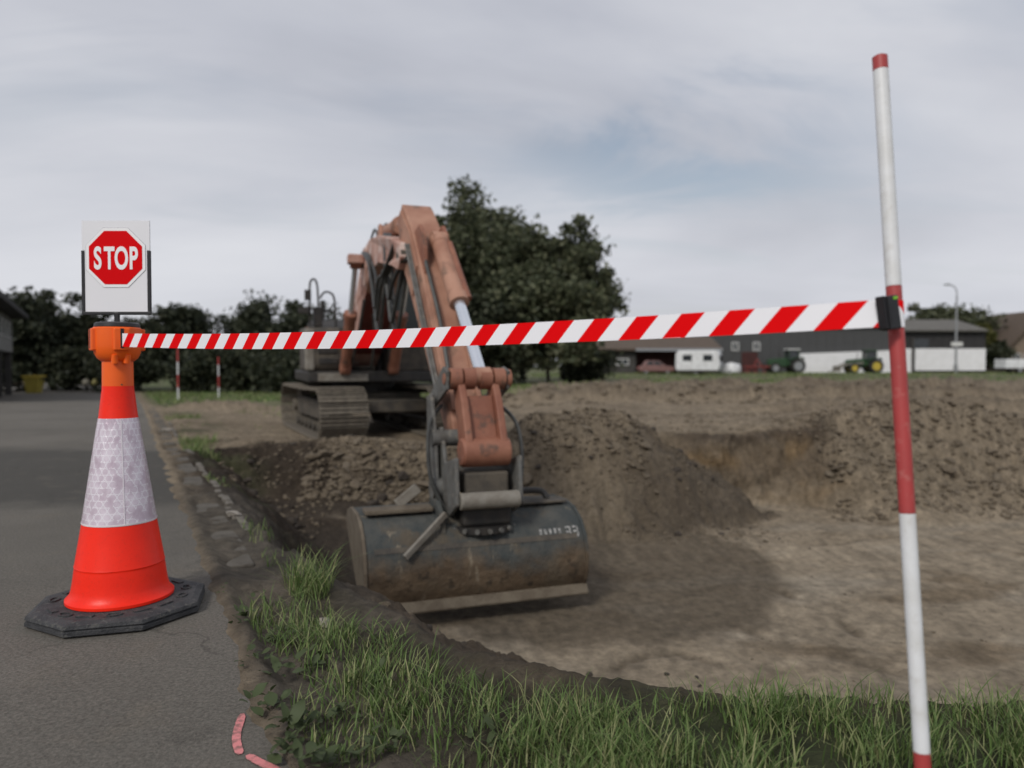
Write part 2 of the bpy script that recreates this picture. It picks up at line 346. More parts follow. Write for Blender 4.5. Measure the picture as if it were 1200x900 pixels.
def soil_material():
    m = bpy.data.materials.new('soil'); m.use_nodes = True; t = m.node_tree; p = t.nodes['Principled BSDF']
    p.inputs['Roughness'].default_value = .93; p.inputs['Specular IOR Level'].default_value = .2
    a = t.nodes.new('ShaderNodeAttribute'); a.attribute_name = 'soil_tone'
    tc = t.nodes.new('ShaderNodeTexCoord')
    def nz(s, d, r=.65):
        n = t.nodes.new('ShaderNodeTexNoise'); n.inputs['Scale'].default_value = s; n.inputs['Detail'].default_value = d; n.inputs['Roughness'].default_value = r
        t.links.new(tc.outputs['Object'], n.inputs['Vector']); return n
    n = nz(14, 8, .7); mr = t.nodes.new('ShaderNodeMapRange'); t.links.new(n.outputs['Fac'], mr.inputs[0])
    mr.inputs['From Min'].default_value = .3; mr.inputs['From Max'].default_value = .7; mr.inputs['To Min'].default_value = .68; mr.inputs['To Max'].default_value = 1.32
    ml = t.nodes.new('ShaderNodeVectorMath'); ml.operation = 'SCALE'; t.links.new(a.outputs['Color'], ml.inputs[0]); t.links.new(mr.outputs[0], ml.inputs['Scale'])
    t.links.new(ml.outputs[0], p.inputs['Base Color'])
    nb = nz(22, 10, .7); b = t.nodes.new('ShaderNodeBump'); b.inputs['Strength'].default_value = 1.0; b.inputs['Distance'].default_value = .045
    t.links.new(nb.outputs['Fac'], b.inputs['Height'])
    v = t.nodes.new('ShaderNodeTexVoronoi'); v.inputs['Scale'].default_value = 16; t.links.new(tc.outputs['Object'], v.inputs['Vector'])
    b2 = t.nodes.new('ShaderNodeBump'); b2.inputs['Strength'].default_value = .25; b2.inputs['Distance'].default_value = .03; b2.invert = True
    t.links.new(v.outputs['Distance'], b2.inputs['Height']); t.links.new(b.outputs[0], b2.inputs['Normal'])
    t.links.new(b2.outputs[0], p.inputs['Normal'])
    return m
M_SOIL = soil_material()

def build_ground():
    r = [.5]
    while r[-1] < 900:
        k = r[-1]; e = .012 if k < 8.4 else (.0052 if k < 11 else (.0028 if k < 12.6 else .0060)) if k < 14 else (.011 if k < 36 else .035); r.append(k * (1 + e))
    r = np.array(r)
    th = np.concatenate([np.linspace(-180, -42, 60, endpoint=False), np.linspace(-42, 42, 620, endpoint=False), np.linspace(42, 180, 61)])
    T, RR = np.meshgrid(np.radians(th), r); X = RR * np.sin(T); Y = RR * np.cos(T)
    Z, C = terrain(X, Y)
    wl = ss(2.6, 3.2, X) * ss(5.4, 4.8, X) * ss(10.8, 11.3, Y) * ss(12.6, 12.0, Y) * ss(.2, .0, Z) * ss(-1.0, -.85, Z)
    Y = Y + wl * (.16 * fbm(X, Z * 1.4, 1.9, 3) + .05 * fbm(X + 4, Z * 1.5, 7, 2)); X = X + wl * .06 * fbm(X + 9, Z, 3, 2)
    nr, na = X.shape; V = np.stack([X, Y, Z], -1).reshape(-1, 3); C = C.reshape(-1, 3)
    i = np.arange((nr - 1))[:, None] * na + np.arange(na - 1)[None, :]
    F = np.stack([i, i + na, i + na + 1, i + 1], -1).reshape(-1, 4)
    c0 = len(V); V = np.vstack([V, [[0, 0, 0]]]); C = np.vstack([C, C[:1]])
    j = np.arange(na - 1); F2 = np.stack([np.full(na - 1, c0), j, j + 1, j + 1], -1)
    o = np_mesh('ground', V, F[:, ::-1], M_SOIL)
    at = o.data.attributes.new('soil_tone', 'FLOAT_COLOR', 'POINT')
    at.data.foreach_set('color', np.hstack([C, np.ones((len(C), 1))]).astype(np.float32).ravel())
    # normals up
    if o.data.polygons[5000].normal.z < 0: o.data.flip_normals()
    return tag(o, 'churned brown earth of the building plot with its dug-out pit', kind='structure')
GROUND = build_ground()
def gz(x, y): return float(terrain(np.array([x], float), np.array([y], float), False)[0])

# ------------------------------------------------------------------ road, gutter, edging
def asphalt():
    m = bpy.data.materials.new('asphalt'); m.use_nodes = True; t = m.node_tree; p = t.nodes['Principled BSDF']
    p.inputs['Roughness'].default_value = .88; p.inputs['Specular IOR Level'].default_value = .25
    tc = t.nodes.new('ShaderNodeTexCoord')
    def nz(s, d, r=.6, vec=None):
        n = t.nodes.new('ShaderNodeTexNoise'); n.inputs['Scale'].default_value = s; n.inputs['Detail'].default_value = d; n.inputs['Roughness'].default_value = r
        t.links.new(vec or tc.outputs['Object'], n.inputs['Vector']); return n
    def rng(src, a, b, c, d):
        q = t.nodes.new('ShaderNodeMapRange'); t.links.new(src, q.inputs[0])
        for k, v in zip(('From Min', 'From Max', 'To Min', 'To Max'), (a, b, c, d)): q.inputs[k].default_value = v
        return q.outputs[0]
    def mx(f, A, B):
        q = t.nodes.new('ShaderNodeMix'); q.data_type = 'RGBA'; t.links.new(f, q.inputs['Factor'])
        for s, v in (('A', A), ('B', B)):
            if isinstance(v, tuple): q.inputs[s].default_value = (*v, 1)
            else: t.links.new(v, q.inputs[s])
        return q.outputs['Result']
    big = nz(.5, 5); fine = nz(75, 4, .85); med = nz(3.5, 6)
    c = mx(rng(big.outputs['Fac'], .35, .65, 0, 1), (.146, .134, .115), (.112, .103, .088))
    # tree shadow painted as a darker strip across the lane
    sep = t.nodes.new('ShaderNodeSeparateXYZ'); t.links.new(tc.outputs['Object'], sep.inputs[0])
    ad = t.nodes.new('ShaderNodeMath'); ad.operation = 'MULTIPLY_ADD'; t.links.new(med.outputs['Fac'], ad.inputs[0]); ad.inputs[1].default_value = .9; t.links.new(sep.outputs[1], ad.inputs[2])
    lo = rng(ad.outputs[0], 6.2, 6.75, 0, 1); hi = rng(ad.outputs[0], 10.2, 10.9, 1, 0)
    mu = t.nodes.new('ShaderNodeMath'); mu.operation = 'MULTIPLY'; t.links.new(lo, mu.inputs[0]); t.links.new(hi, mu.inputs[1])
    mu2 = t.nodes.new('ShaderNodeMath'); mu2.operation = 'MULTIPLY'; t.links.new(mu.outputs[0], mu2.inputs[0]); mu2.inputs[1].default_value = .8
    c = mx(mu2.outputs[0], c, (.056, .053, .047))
    c = mx(rng(med.outputs['Fac'], .55, .75, 0, .5), c, (.150, .130, .102))
    wv = t.nodes.new('ShaderNodeVectorMath'); wv.operation = 'MULTIPLY_ADD'; t.links.new(nz(2.2, 5, .6).outputs['Color'], wv.inputs[0]); wv.inputs[1].default_value = (.5, .5, .5); t.links.new(tc.outputs['Object'], wv.inputs[2])
    vo = t.nodes.new('ShaderNodeTexVoronoi'); vo.feature = 'DISTANCE_TO_EDGE'; vo.inputs['Scale'].default_value = .42; t.links.new(wv.outputs[0], vo.inputs['Vector'])
    ck = t.nodes.new('ShaderNodeMath'); ck.operation = 'MULTIPLY'; t.links.new(rng(vo.outputs['Distance'], .0, .0045, 1, 0), ck.inputs[0]); t.links.new(rng(nz(.8, 3).outputs['Fac'], .45, .58, 0, .45), ck.inputs[1])
    c = mx(ck.outputs[0], c, (.022, .020, .017))
    c = mx(rng(nz(1.6, 6, .7).outputs['Fac'], .60, .72, 0, .55), c, (.058, .053, .046))
    sc = t.nodes.new('ShaderNodeVectorMath'); sc.operation = 'SCALE'; t.links.new(c, sc.inputs[0]); t.links.new(rng(fine.outputs['Fac'], .28, .72, .45, 1.55), sc.inputs['Scale'])
    t.links.new(sc.outputs[0], p.inputs['Base Color'])
    b = t.nodes.new('ShaderNodeBump'); b.inputs['Strength'].default_value = .8; b.inputs['Distance'].default_value = .008
    t.links.new(fine.outputs['Fac'], b.inputs['Height']); t.links.new(b.outputs[0], p.inputs['Normal'])
    return m
def build_road():
    a = np.linspace(-30, 75, 300); w = np.concatenate([np.linspace(0, 1.5, 60), np.linspace(1.7, 16, 30)])
    A, Wd = np.meshgrid(a, w, indexing='ij')
    edge = .03 * fbm(A, A * 0, 1.7, 3) * (Wd == 0)
    X = -1.04 - .461 * A - .887 * (Wd + edge); Y = 2.9 + .887 * A - .461 * (Wd + edge)
    Z = base_z(X, Y) + .006 * fbm(X, Y, .6, 3)
    n, k = X.shape; i = np.arange(n - 1)[:, None] * k + np.arange(k - 1)[None, :]
    V = np.stack([X, Y, Z], -1).reshape(-1, 3); F = np.stack([i, i + k, i + k + 1, i + 1], -1).reshape(-1, 4)
    # turned-down edge so the slab has thickness
    V2 = V.reshape(n, k, 3)[:, 0].copy(); V2[:, 2] -= .09; b0 = len(V); j = np.arange(n - 1)
    F2 = np.stack([j * k, b0 + j, b0 + j + 1, (j + 1) * k], -1)
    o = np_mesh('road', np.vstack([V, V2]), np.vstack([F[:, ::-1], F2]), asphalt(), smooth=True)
    if o.data.polygons[50].normal.z < 0: o.data.flip_normals()
    return tag(o, 'grey asphalt lane beside the building plot', kind='structure')
build_road()
M_CONC = mat('old_concrete', (.108, .096, .078), .9, (.070, .060, .046), 5, .8, .7, 40, col3=(.045, .036, .026), scale3=8)
M_EDGE = mat('edging_stone', (.150, .135, .112), .9, (.085, .072, .056), 6, .9, .6, 50, col3=(.045, .036, .026), scale3=9)
def build_gutter():
    g = tag(empty('kerb', (0, 0, 0)), 'broken concrete gutter slabs and edging stones along the asphalt', kind='structure')
    def block(name, a, off, ln, wd, th, m, dz):
        b = MB(); h = .006 * random.random()
        c = Vector((-1.04 - .461 * a + .887 * off, 2.9 + .887 * a + .461 * off, 0))
        c.z = float(base_z(np.array([c.x]), np.array([c.y]))[0]) + dz + h
        b.box(-wd / 2, wd / 2, -ln / 2, ln / 2, -th, 0)
        o = b.build(name, m, g, bevel=.012)
        o.location = c; o.rotation_euler = (random.uniform(-.02, .02), random.uniform(-.05, .05), math.atan2(.461, .887) + random.uniform(-.03, .03))
    a = 1.5
    while a < 20:
        ln = random.uniform(.5, .75); block('gutter_slab', a + ln / 2, .15 + random.uniform(-.008, .008), ln - .035, .21, .12, M_CONC, -.014 - .016 * random.random()); a += ln
    a = 1.9
    while a < 13:
        ln = .5
        if random.random() > .30: block('edging_stone', a + ln / 2, .32 + random.uniform(-.015, .015), ln - .02, .06, .2, M_EDGE, random.uniform(-.012, .010))
        a += ln
    return g
build_gutter()
M_PINK = mat('pink_spray_paint', (.66, .23, .23), .8, (.20, .11, .095), 34, .85, lo=.46, hi=.62, bump=.3, bscale=120)
def paint_mark():
    def strip(pts, w):
        q = [Vector((*p, 0)) for p in pts]; q = [2 * q[0] - q[1]] + q + [2 * q[-1] - q[-2]]; P = []
        for i in range(1, len(q) - 2):
            for k in range(8):
                t = k / 8; a_, b_, c_, d_ = q[i - 1:i + 3]; P.append(.5 * ((2 * b_) + (c_ - a_) * t + (2 * a_ - 5 * b_ + 4 * c_ - d_) * t * t + (3 * b_ - a_ - 3 * c_ + d_) * t ** 3))
        P = [pg(p.x, p.y) for p in P]; b = []; n = len(P); f = []
        for i, p in enumerate(P):
            d = (P[min(i + 1, n - 1)] - P[max(i - 1, 0)]).normalized(); s = Vector((-d.y, d.x, 0))
            z = float(base_z(np.array([p.x]), np.array([p.y]))[0]) + .006 * float(fbm(np.array([p.x]), np.array([p.y]), .6, 3)[0]) + .004
            j = random.uniform(.94, 1.03) * min(1, .45 + .2 * min(i, n - 1 - i))
            b += [(p.x - s.x * w * j, p.y - s.y * w * j, z), (p.x + s.x * w * j, p.y + s.y * w * j, z)]
        for i in range(n - 1): f.append((2 * i, 2 * i + 1, 2 * i + 3, 2 * i + 2))
        return b, f
    m = MB()
    m.add(*strip([(284, 837), (281, 848), (278, 858), (277, 868), (279, 878), (282, 886)], .013))
    m.add(*strip([(290, 886), (300, 892), (312, 898), (328, 906), (340, 916)], .014))
    o = m.build('paint_mark', M_PINK); 
    if o.data.polygons[0].normal.z < 0: o.data.flip_normals()
    tag(o, 'curved pink spray-paint mark on the asphalt at the verge', 'paint mark')
paint_mark()
#@@SECTION2
# ------------------------------------------------------------------ traffic cone, barrier head, stop sign, tape, ranging pole
CONE = Vector((-1.838, 3.45, 0)); CONE.z = float(base_z(np.array([CONE.x]), np.array([CONE.y]))[0]) + .004
M_RED = mat('cone_red_plastic', (.94, .024, .006), .38, (.84, .018, .005), 9, .5, .06, 90, spec=.30, col3=(.62, .03, .012), scale3=70, amt3=.25)
M_ORANGE = mat('orange_plastic', (.92, .130, .008), .40, (.82, .100, .008), 5, .4, .05, 120)
M_BLACKP = mat('black_plastic', (.012, .012, .014), .42, (.022, .022, .024), 20, .5)
M_RUBBER = mat('recycled_rubber', (.034, .035, .038), .78, (.062, .062, .064), 14, .8, .6, 90, col3=(.10, .098, .09), scale3=35)
def sleeve_material():
    m = bpy.data.materials.new('reflective_sleeve'); m.use_nodes = True; t = m.node_tree; p = t.nodes['Principled BSDF']
    uv = t.nodes.new('ShaderNodeUVMap'); uv.uv_map = 'UVMap'
    def vm(op, a, b=None):
        n = t.nodes.new('ShaderNodeVectorMath'); n.operation = op
        t.links.new(a, n.inputs[0])
        if b is not None: n.inputs[1].default_value = b
        return n
    def m2(op, a, b):
        n = t.nodes.new('ShaderNodeMath'); n.operation = op
        for i, q in enumerate((a, b)):
            if isinstance(q, (int, float)): n.inputs[i].default_value = q
            else: t.links.new(q, n.inputs[i])
        return n.outputs[0]
    S = vm('MULTIPLY', uv.outputs[0], (30, 30 / 1.732, 1))
    d = []
    for off in ((0, 0, 0), (.5, .5, 0)):
        f = vm('FRACTION', vm('ADD', S.outputs[0], off).outputs[0]); c = vm('SUBTRACT', f.outputs[0], (.5, .5, .0))
        k = vm('MULTIPLY', c.outputs[0], (1, 1.732, 0)); l = t.nodes.new('ShaderNodeVectorMath'); l.operation = 'LENGTH'; t.links.new(k.outputs[0], l.inputs[0]); d.append(l.outputs['Value'])
    dm = m2('MINIMUM', d[0], d[1]); ring = m2('LESS_THAN', m2('ABSOLUTE', m2('SUBTRACT', dm, .45), 0), .045)
    n = t.nodes.new('ShaderNodeTexNoise'); n.inputs['Scale'].default_value = 14; n.inputs['Detail'].default_value = 5
    mp = t.nodes.new('ShaderNodeMapping'); mp.inputs['Scale'].default_value = (1.5, 1.0, 1); t.links.new(uv.outputs[0], mp.inputs[0]); t.links.new(mp.outputs[0], n.inputs['Vector'])
    r = t.nodes.new('ShaderNodeValToRGB'); t.links.new(n.outputs['Fac'], r.inputs[0])
    e = r.color_ramp.elements; e[0].position = .32; e[0].color = (.52, .42, .49, 1); e[1].position = .68; e[1].color = (.74, .66, .73, 1)
    mx = t.nodes.new('ShaderNodeMix'); mx.data_type = 'RGBA'; t.links.new(m2('MULTIPLY', ring, m2('MULTIPLY', m2('GREATER_THAN', n.outputs['Fac'], .44), .75)), mx.inputs['Factor']); t.links.new(r.outputs[0], mx.inputs['A']); mx.inputs['B'].default_value = (.86, .84, .88, 1)
    t.links.new(mx.outputs['Result'], p.inputs['Base Color'])
    p.inputs['Roughness'].default_value = .28; p.inputs['Metallic'].default_value = .25
    b = t.nodes.new('ShaderNodeBump'); b.inputs['Strength'].default_value = .30; b.inputs['Distance'].default_value = .008
    n2 = t.nodes.new('ShaderNodeTexNoise'); n2.inputs['Scale'].default_value = 9; n2.inputs['Detail'].default_value = 4; n2.inputs['Distortion'].default_value = 1.2
    t.links.new(mp.outputs[0], n2.inputs['Vector']); h = m2('ADD', n2.outputs['Fac'], m2('MULTIPLY', ring, .08))
    t.links.new(h, b.inputs['Height']); t.links.new(b.outputs[0], p.inputs['Normal'])
    return m
M_SLEEVE = sleeve_material()
def build_cone():
    root = empty('traffic_cone', CONE, R(17), 'large orange-red traffic cone with silver reflective sleeve on a black rubber base', 'traffic cone')
    def octa(a, c): return [(a, -a + c), (a, a - c), (a - c, a), (-a + c, a), (-a, a - c), (-a, -a + c), (-a + c, -a), (a - c, -a)]
    b = MB(); A = .352
    lay = [(A - .008, .0), (A, .006), (A, .022), (A - .007, .026), (A - .007, .030), (A, .034), (A - .004, .048), (A - .03, .060)]
    v = []; f = []
    for (a, z) in lay: v += [(x, y, z) for x, y in octa(a, .20)]
    for j in range(len(lay) - 1): f += [(j * 8 + i, j * 8 + (i + 1) % 8, (j + 1) * 8 + (i + 1) % 8, (j + 1) * 8 + i) for i in range(8)]
    f += [tuple(reversed(range(8))), tuple(range((len(lay) - 1) * 8, len(lay) * 8))]
    b.add(v, f); base = b.build('base', M_RUBBER, root)
    # raised moulding marks on the rubber
    marks = []
    for ang, kind in ((-150, 'bar'), (-128, 'ring'), (-108, 'bar'), (-84, 'ring'), (-62, 'bar'), (-40, 'bar'), (-15, 'ring'), (12, 'ring'), (38, 'bar'), (175, 'ring'), (150, 'bar')):
        m = MB(); m.M = Matrix.Rotation(R(ang), 4, 'Z') @ Matrix.Translation((.282, 0, .0585))
        if kind == 'bar': m.box(-.012, .012, -.035, .035, 0, .008)
        else:
            for q in range(14):
                t0, t1 = 2 * math.pi * q / 14, 2 * math.pi * (q + 1) / 14
                m.bar((.020 * math.cos(t0), .030 * math.sin(t0), .004), (.020 * math.cos(t1), .030 * math.sin(t1), .004), .007, .008)
        m.build('raised_mark', M_RUBBER, base)
    prof = [(.222, .058), (.229, .064), (.229, .076), (.221, .084), (.209, .098), (.202, .125), (.196, .165), (.1895, .215), (.1885, .221), (.1905, .226), (.188, .232), (.156, .425)]
    MB().lathe(prof, n=72).build('lower_cone', M_RED, root, smooth=True)
    up = [(.156, .424), (.1545, .432), (.0835, .900), (.0825, .905), (.067, 1.040), (.067, 1.05)]
    MB().lathe(up, n=72).build('upper_cone', M_RED, root, smooth=True)
    # sleeve wrapped round the taper
    n = 96; rows = 24; v = []; f = []; uvs = []
    for j in range(rows + 1):
        z = .424 + (.902 - .424) * j / rows; r = .1575 + (.0852 - .1575) * j / rows
        for i in range(n + 1):
            a = 2 * math.pi * i / n; v.append((r * math.cos(a), r * math.sin(a), z)); uvs.append((i / n * .78, z))
    for j in range(rows): f += [(j * (n + 1) + i, j * (n + 1) + i + 1, (j + 1) * (n + 1) + i + 1, (j + 1) * (n + 1) + i) for i in range(n)]
    m = MB(); m.add(v, f); o = m.build('reflective_sleeve', M_SLEEVE, root, smooth=True)
    ul = o.data.uv_layers.new(name='UVMap')
    for lp in o.data.loops: ul.data[lp.index].uv = uvs[lp.vertex_index]
    m = MB(); a = R(-72)
    for (r0, z0, r1, z1) in ((.1588, .424, .0864, .902),):
        for da in (0,):
            c0, c1 = Vector((r0 * math.cos(a), r0 * math.sin(a), z0)), Vector((r1 * math.cos(a), r1 * math.sin(a), z1))
            m.bar(c0, c1, .0045, .0016, up=(math.cos(a), math.sin(a), 0))
    m.build('sleeve_seam', mat('seam_film', (.8, .74, .78), .35), o)
    m = MB(); m.lathe([(.1583, .420), (.1595, .424), (.1588, .429)], n=72, close=False); m.build('sleeve_edge', mat('edge_film', (.82, .78, .8), .4), o, smooth=True)
build_cone()
HZ = 1.045
def build_head():
    root = empty('tape_dispenser', CONE + Vector((0, 0, HZ)), R(38), 'orange tape-dispenser head with black lid plugged onto the traffic cone', 'tape dispenser')
    MB().lathe([(.064, 0), (.0665, .003), (.0655, .12), (.0655, .15)], n=48).build('collar', M_ORANGE, root, smooth=True)
    hs = MB().lathe([(.060, .118), (.070, .120), (.086, .134), (.098, .160), (.1015, .19), (.1015, .272), (.097, .276)], n=64).build('housing', M_ORANGE, root, smooth=True)
    for a in (-90, 0, 90, 180):
        m = MB(); m.M = Matrix.Rotation(R(a), 4, 'Z') @ Matrix.Translation((.096, 0, 0)); m.box(-.02, .017, -.034, .034, .168, .270); m.build('tape_port', M_ORANGE, hs, bevel=.006)
        s = MB(); s.M = Matrix.Rotation(R(a), 4, 'Z') @ Matrix.Translation((.1132, 0, 0)); s.box(-.002, .0012, -.007, .007, .178, .268); s.build('port_slot', M_BLACKP, hs)
    for a in (-72, -108, 75, 105):
        m = MB(); m.cyl((.079 * math.cos(R(a)), .079 * math.sin(R(a)), .112), (.088 * math.cos(R(a)), .088 * math.sin(R(a)), .150), .016, .012, 14); m.build('rib', M_ORANGE, hs, smooth=True)
    lid = MB().lathe([(.094, .274), (.097, .279), (.095, .293), (.086, .299), (.05, .302), (.02, .302)], n=48).build('lid', M_BLACKP, root, smooth=True)
    MB().box(-.07, -.045, -.02, .02, .2985, .3045).build('grip', M_BLACKP, lid, bevel=.003)
    MB().cyl((.004, -.0655, .012), (.004, -.0675, .012), .004, n=10).build('screw', mat('screw_steel', (.2, .08, .03), .5), root)
build_head()
def text_mesh(ch, size, xs, bold, m, parent, loc, name='letter', depth=.0006, rx=math.pi / 2, rz=0):
    cu = bpy.data.curves.new(name, 'FONT'); cu.body = ch; cu.size = size; cu.offset = bold; cu.extrude = depth; cu.align_x = 'CENTER'
    o = bpy.data.objects.new('tmp', cu); COL.objects.link(o)
    dg = bpy.context.evaluated_depsgraph_get(); me = bpy.data.meshes.new_from_object(o.evaluated_get(dg)); bpy.data.objects.remove(o)
    me.materials.clear(); me.materials.append(m)
    for v in me.vertices: v.co.x *= xs
    q = bpy.data.objects.new(name, me); COL.objects.link(q); q.parent = parent; q.location = loc; q.rotation_euler = (rx, 0, rz); return q
M_SHEET = mat('white_card', (.80, .80, .83), .55, (.77, .77, .80), 3, .5, spec=.25)
M_SIGNW = mat('sign_white', (.88, .88, .89), .5, (.86, .86, .88), 4, .4, spec=.25)
M_SIGNR = mat('sign_red', (.70, .001, .004), .6, (.66, .001, .004), 4, .4, spec=.08)
def build_sign():
    zb = HZ + .302
    root = empty('stop_sign', CONE + Vector((0, 0, zb)), 0, 'white card with red octagonal STOP sign in a black holder above the cone', 'stop sign')
    MB().box(-.011, .011, -.008, .008, -.004, .045).build('post', M_BLACKP, root, bevel=.003)
    z0 = .036
    fr = MB(); fr.box(-.160, .160, -.007, .007, z0 - .003, z0 + .012); fr.box(-.160, -.145, -.0065, .0065, z0 + .0115, z0 + .295); fr.box(.145, .160, -.0065, .0065, z0 + .0115, z0 + .295)
    fr.build('holder_frame', M_BLACKP, root, bevel=.002)
    sh = MB().box(-.158, .158, -.003, .003, z0 + .012, z0 + .433)
    sh.v = [(x * (.145 / .158) if z < .1 else x, y, z) for x, y, z in sh.v]
    sh = MB().box(-.1455, .1455, -.003, .003, z0 + .012, z0 + .297).box(-.1575, .1575, -.003, .003, z0 + .2972, z0 + .433).build('card', M_SHEET, root)
    zc = z0 + .262
    def octagon(r, y, th, m, nm, par):
        p = [(r * math.cos(R(22.5 + 45 * i)), zc + r * math.sin(R(22.5 + 45 * i))) for i in range(8)]
        return MB().prism(p, y - th, y).build(nm, m, par)
    octagon(.1500, -.0035, .0008, mat('sign_outline', (.30, .30, .32), .5), 'outline', sh)
    octagon(.1485, -.0044, .001, M_SIGNW, 'octagon_border', sh)
    octagon(.1335, -.0056, .001, M_SIGNR, 'octagon_face', sh)
    for ch, x in (('S', -.0825), ('T', -.0285), ('O', .0275), ('P', .083)):
        text_mesh(ch, .142, .55, .0042, M_SIGNW, sh, (x, -.0072, zc - .0505))
build_sign()

# ranging pole: banded red and white, leaning
P_TOP = px(1031, 67, 1.71); P_LOW = px(1063.5, 605, 1.60)
PD = (P_LOW - P_TOP).normalized()
M_PWHITE = mat('pole_white_paint', (.74, .75, .76), .45, (.62, .62, .60), 14, .6, col3=(.42, .38, .33), scale3=38, amt3=.22)
M_PRED = mat('pole_red_paint', (.42, .052, .050), .5, (.34, .048, .045), 14, .6, col3=(.50, .22, .19), scale3=42, amt3=.3)
M_STEEL = mat('worn_steel', (.22, .21, .20), .45, (.12, .10, .085), 10, .7, metal=.6)
def pole_parts(root, top, d, r, length, first=.03, n=24, tip=.16):
    """shaft and alternating bands in the root's own space"""
    s = 0.0; red = True; L_ = first
    while s < length - .005:
        e = min(s + L_, length)
        m = MB(); q0, q1 = top + d * s, top + d * (e - .0008); m.cyl(q0, q1, r, n=n)
        m.build('red_band' if red else 'white_band', M_PRED if red else M_PWHITE, root, smooth=True)
        s = e; red = not red; L_ = .5
    m = MB(); m.cyl(top + d * length, top + d * (length + .03), r * 1.05, n=n); m.cyl(top + d * (length + .03), top + d * (length + tip), r * .9, .003, n=n)
    m.build('spike', M_STEEL, root, smooth=True)
def build_pole():
    t = (P_TOP.z - .0) / -PD.z; gp = P_TOP + PD * t; g = gz(gp.x, gp.y)
    L_ = (P_TOP.z - g) / -PD.z
    root = empty('ranging_pole', (gp.x, gp.y, g), 0, 'tall leaning red and white banded ranging pole that the barrier tape is clipped to', 'pole', 'red and white ranging poles')
    pole_parts(root, P_TOP - root.location, PD, .0165, L_ - .01, .032)
    up = -PD; a = P_TOP - root.location
    MB().cyl(a + up * .0002, a + up * .004, .0155, .010, 24).build('cap', mat('cap_red', (.30, .06, .055), .6), root, smooth=True)
build_pole()

# barrier tape
M_TR = mat('tape_red', (.80, .001, .003), .6, (.74, .001, .003), 3, .4, spec=.08)
M_TW = mat('tape_white', (.87, .87, .90), .5, (.84, .84, .88), 3, .4, spec=.25)
T0 = CONE + Vector((.1135 * math.cos(R(-52)), .1135 * math.sin(R(-52)), 0)); T0.z = px(143, 398.5, T0.y).z
def on_pole(y):           # point on the pole axis at picture height y
    k = (y - 67) / (605 - 67); a = P_TOP.copy(); lo, hi = 0.0, 1.3
    for _ in range(40):
        m = (lo + hi) / 2; q = P_TOP + PD * m
        yy = CY - FPX * ((q.z - CAMZ) * math.cos(PITCH) + q.y * math.sin(PITCH)) / (q.y * math.cos(PITCH) - (q.z - CAMZ) * math.sin(PITCH))
        if yy < y: lo = m
        else: hi = m
    return q
PA = on_pole(368); T1 = PA + Vector((-.036, -.030, .0))
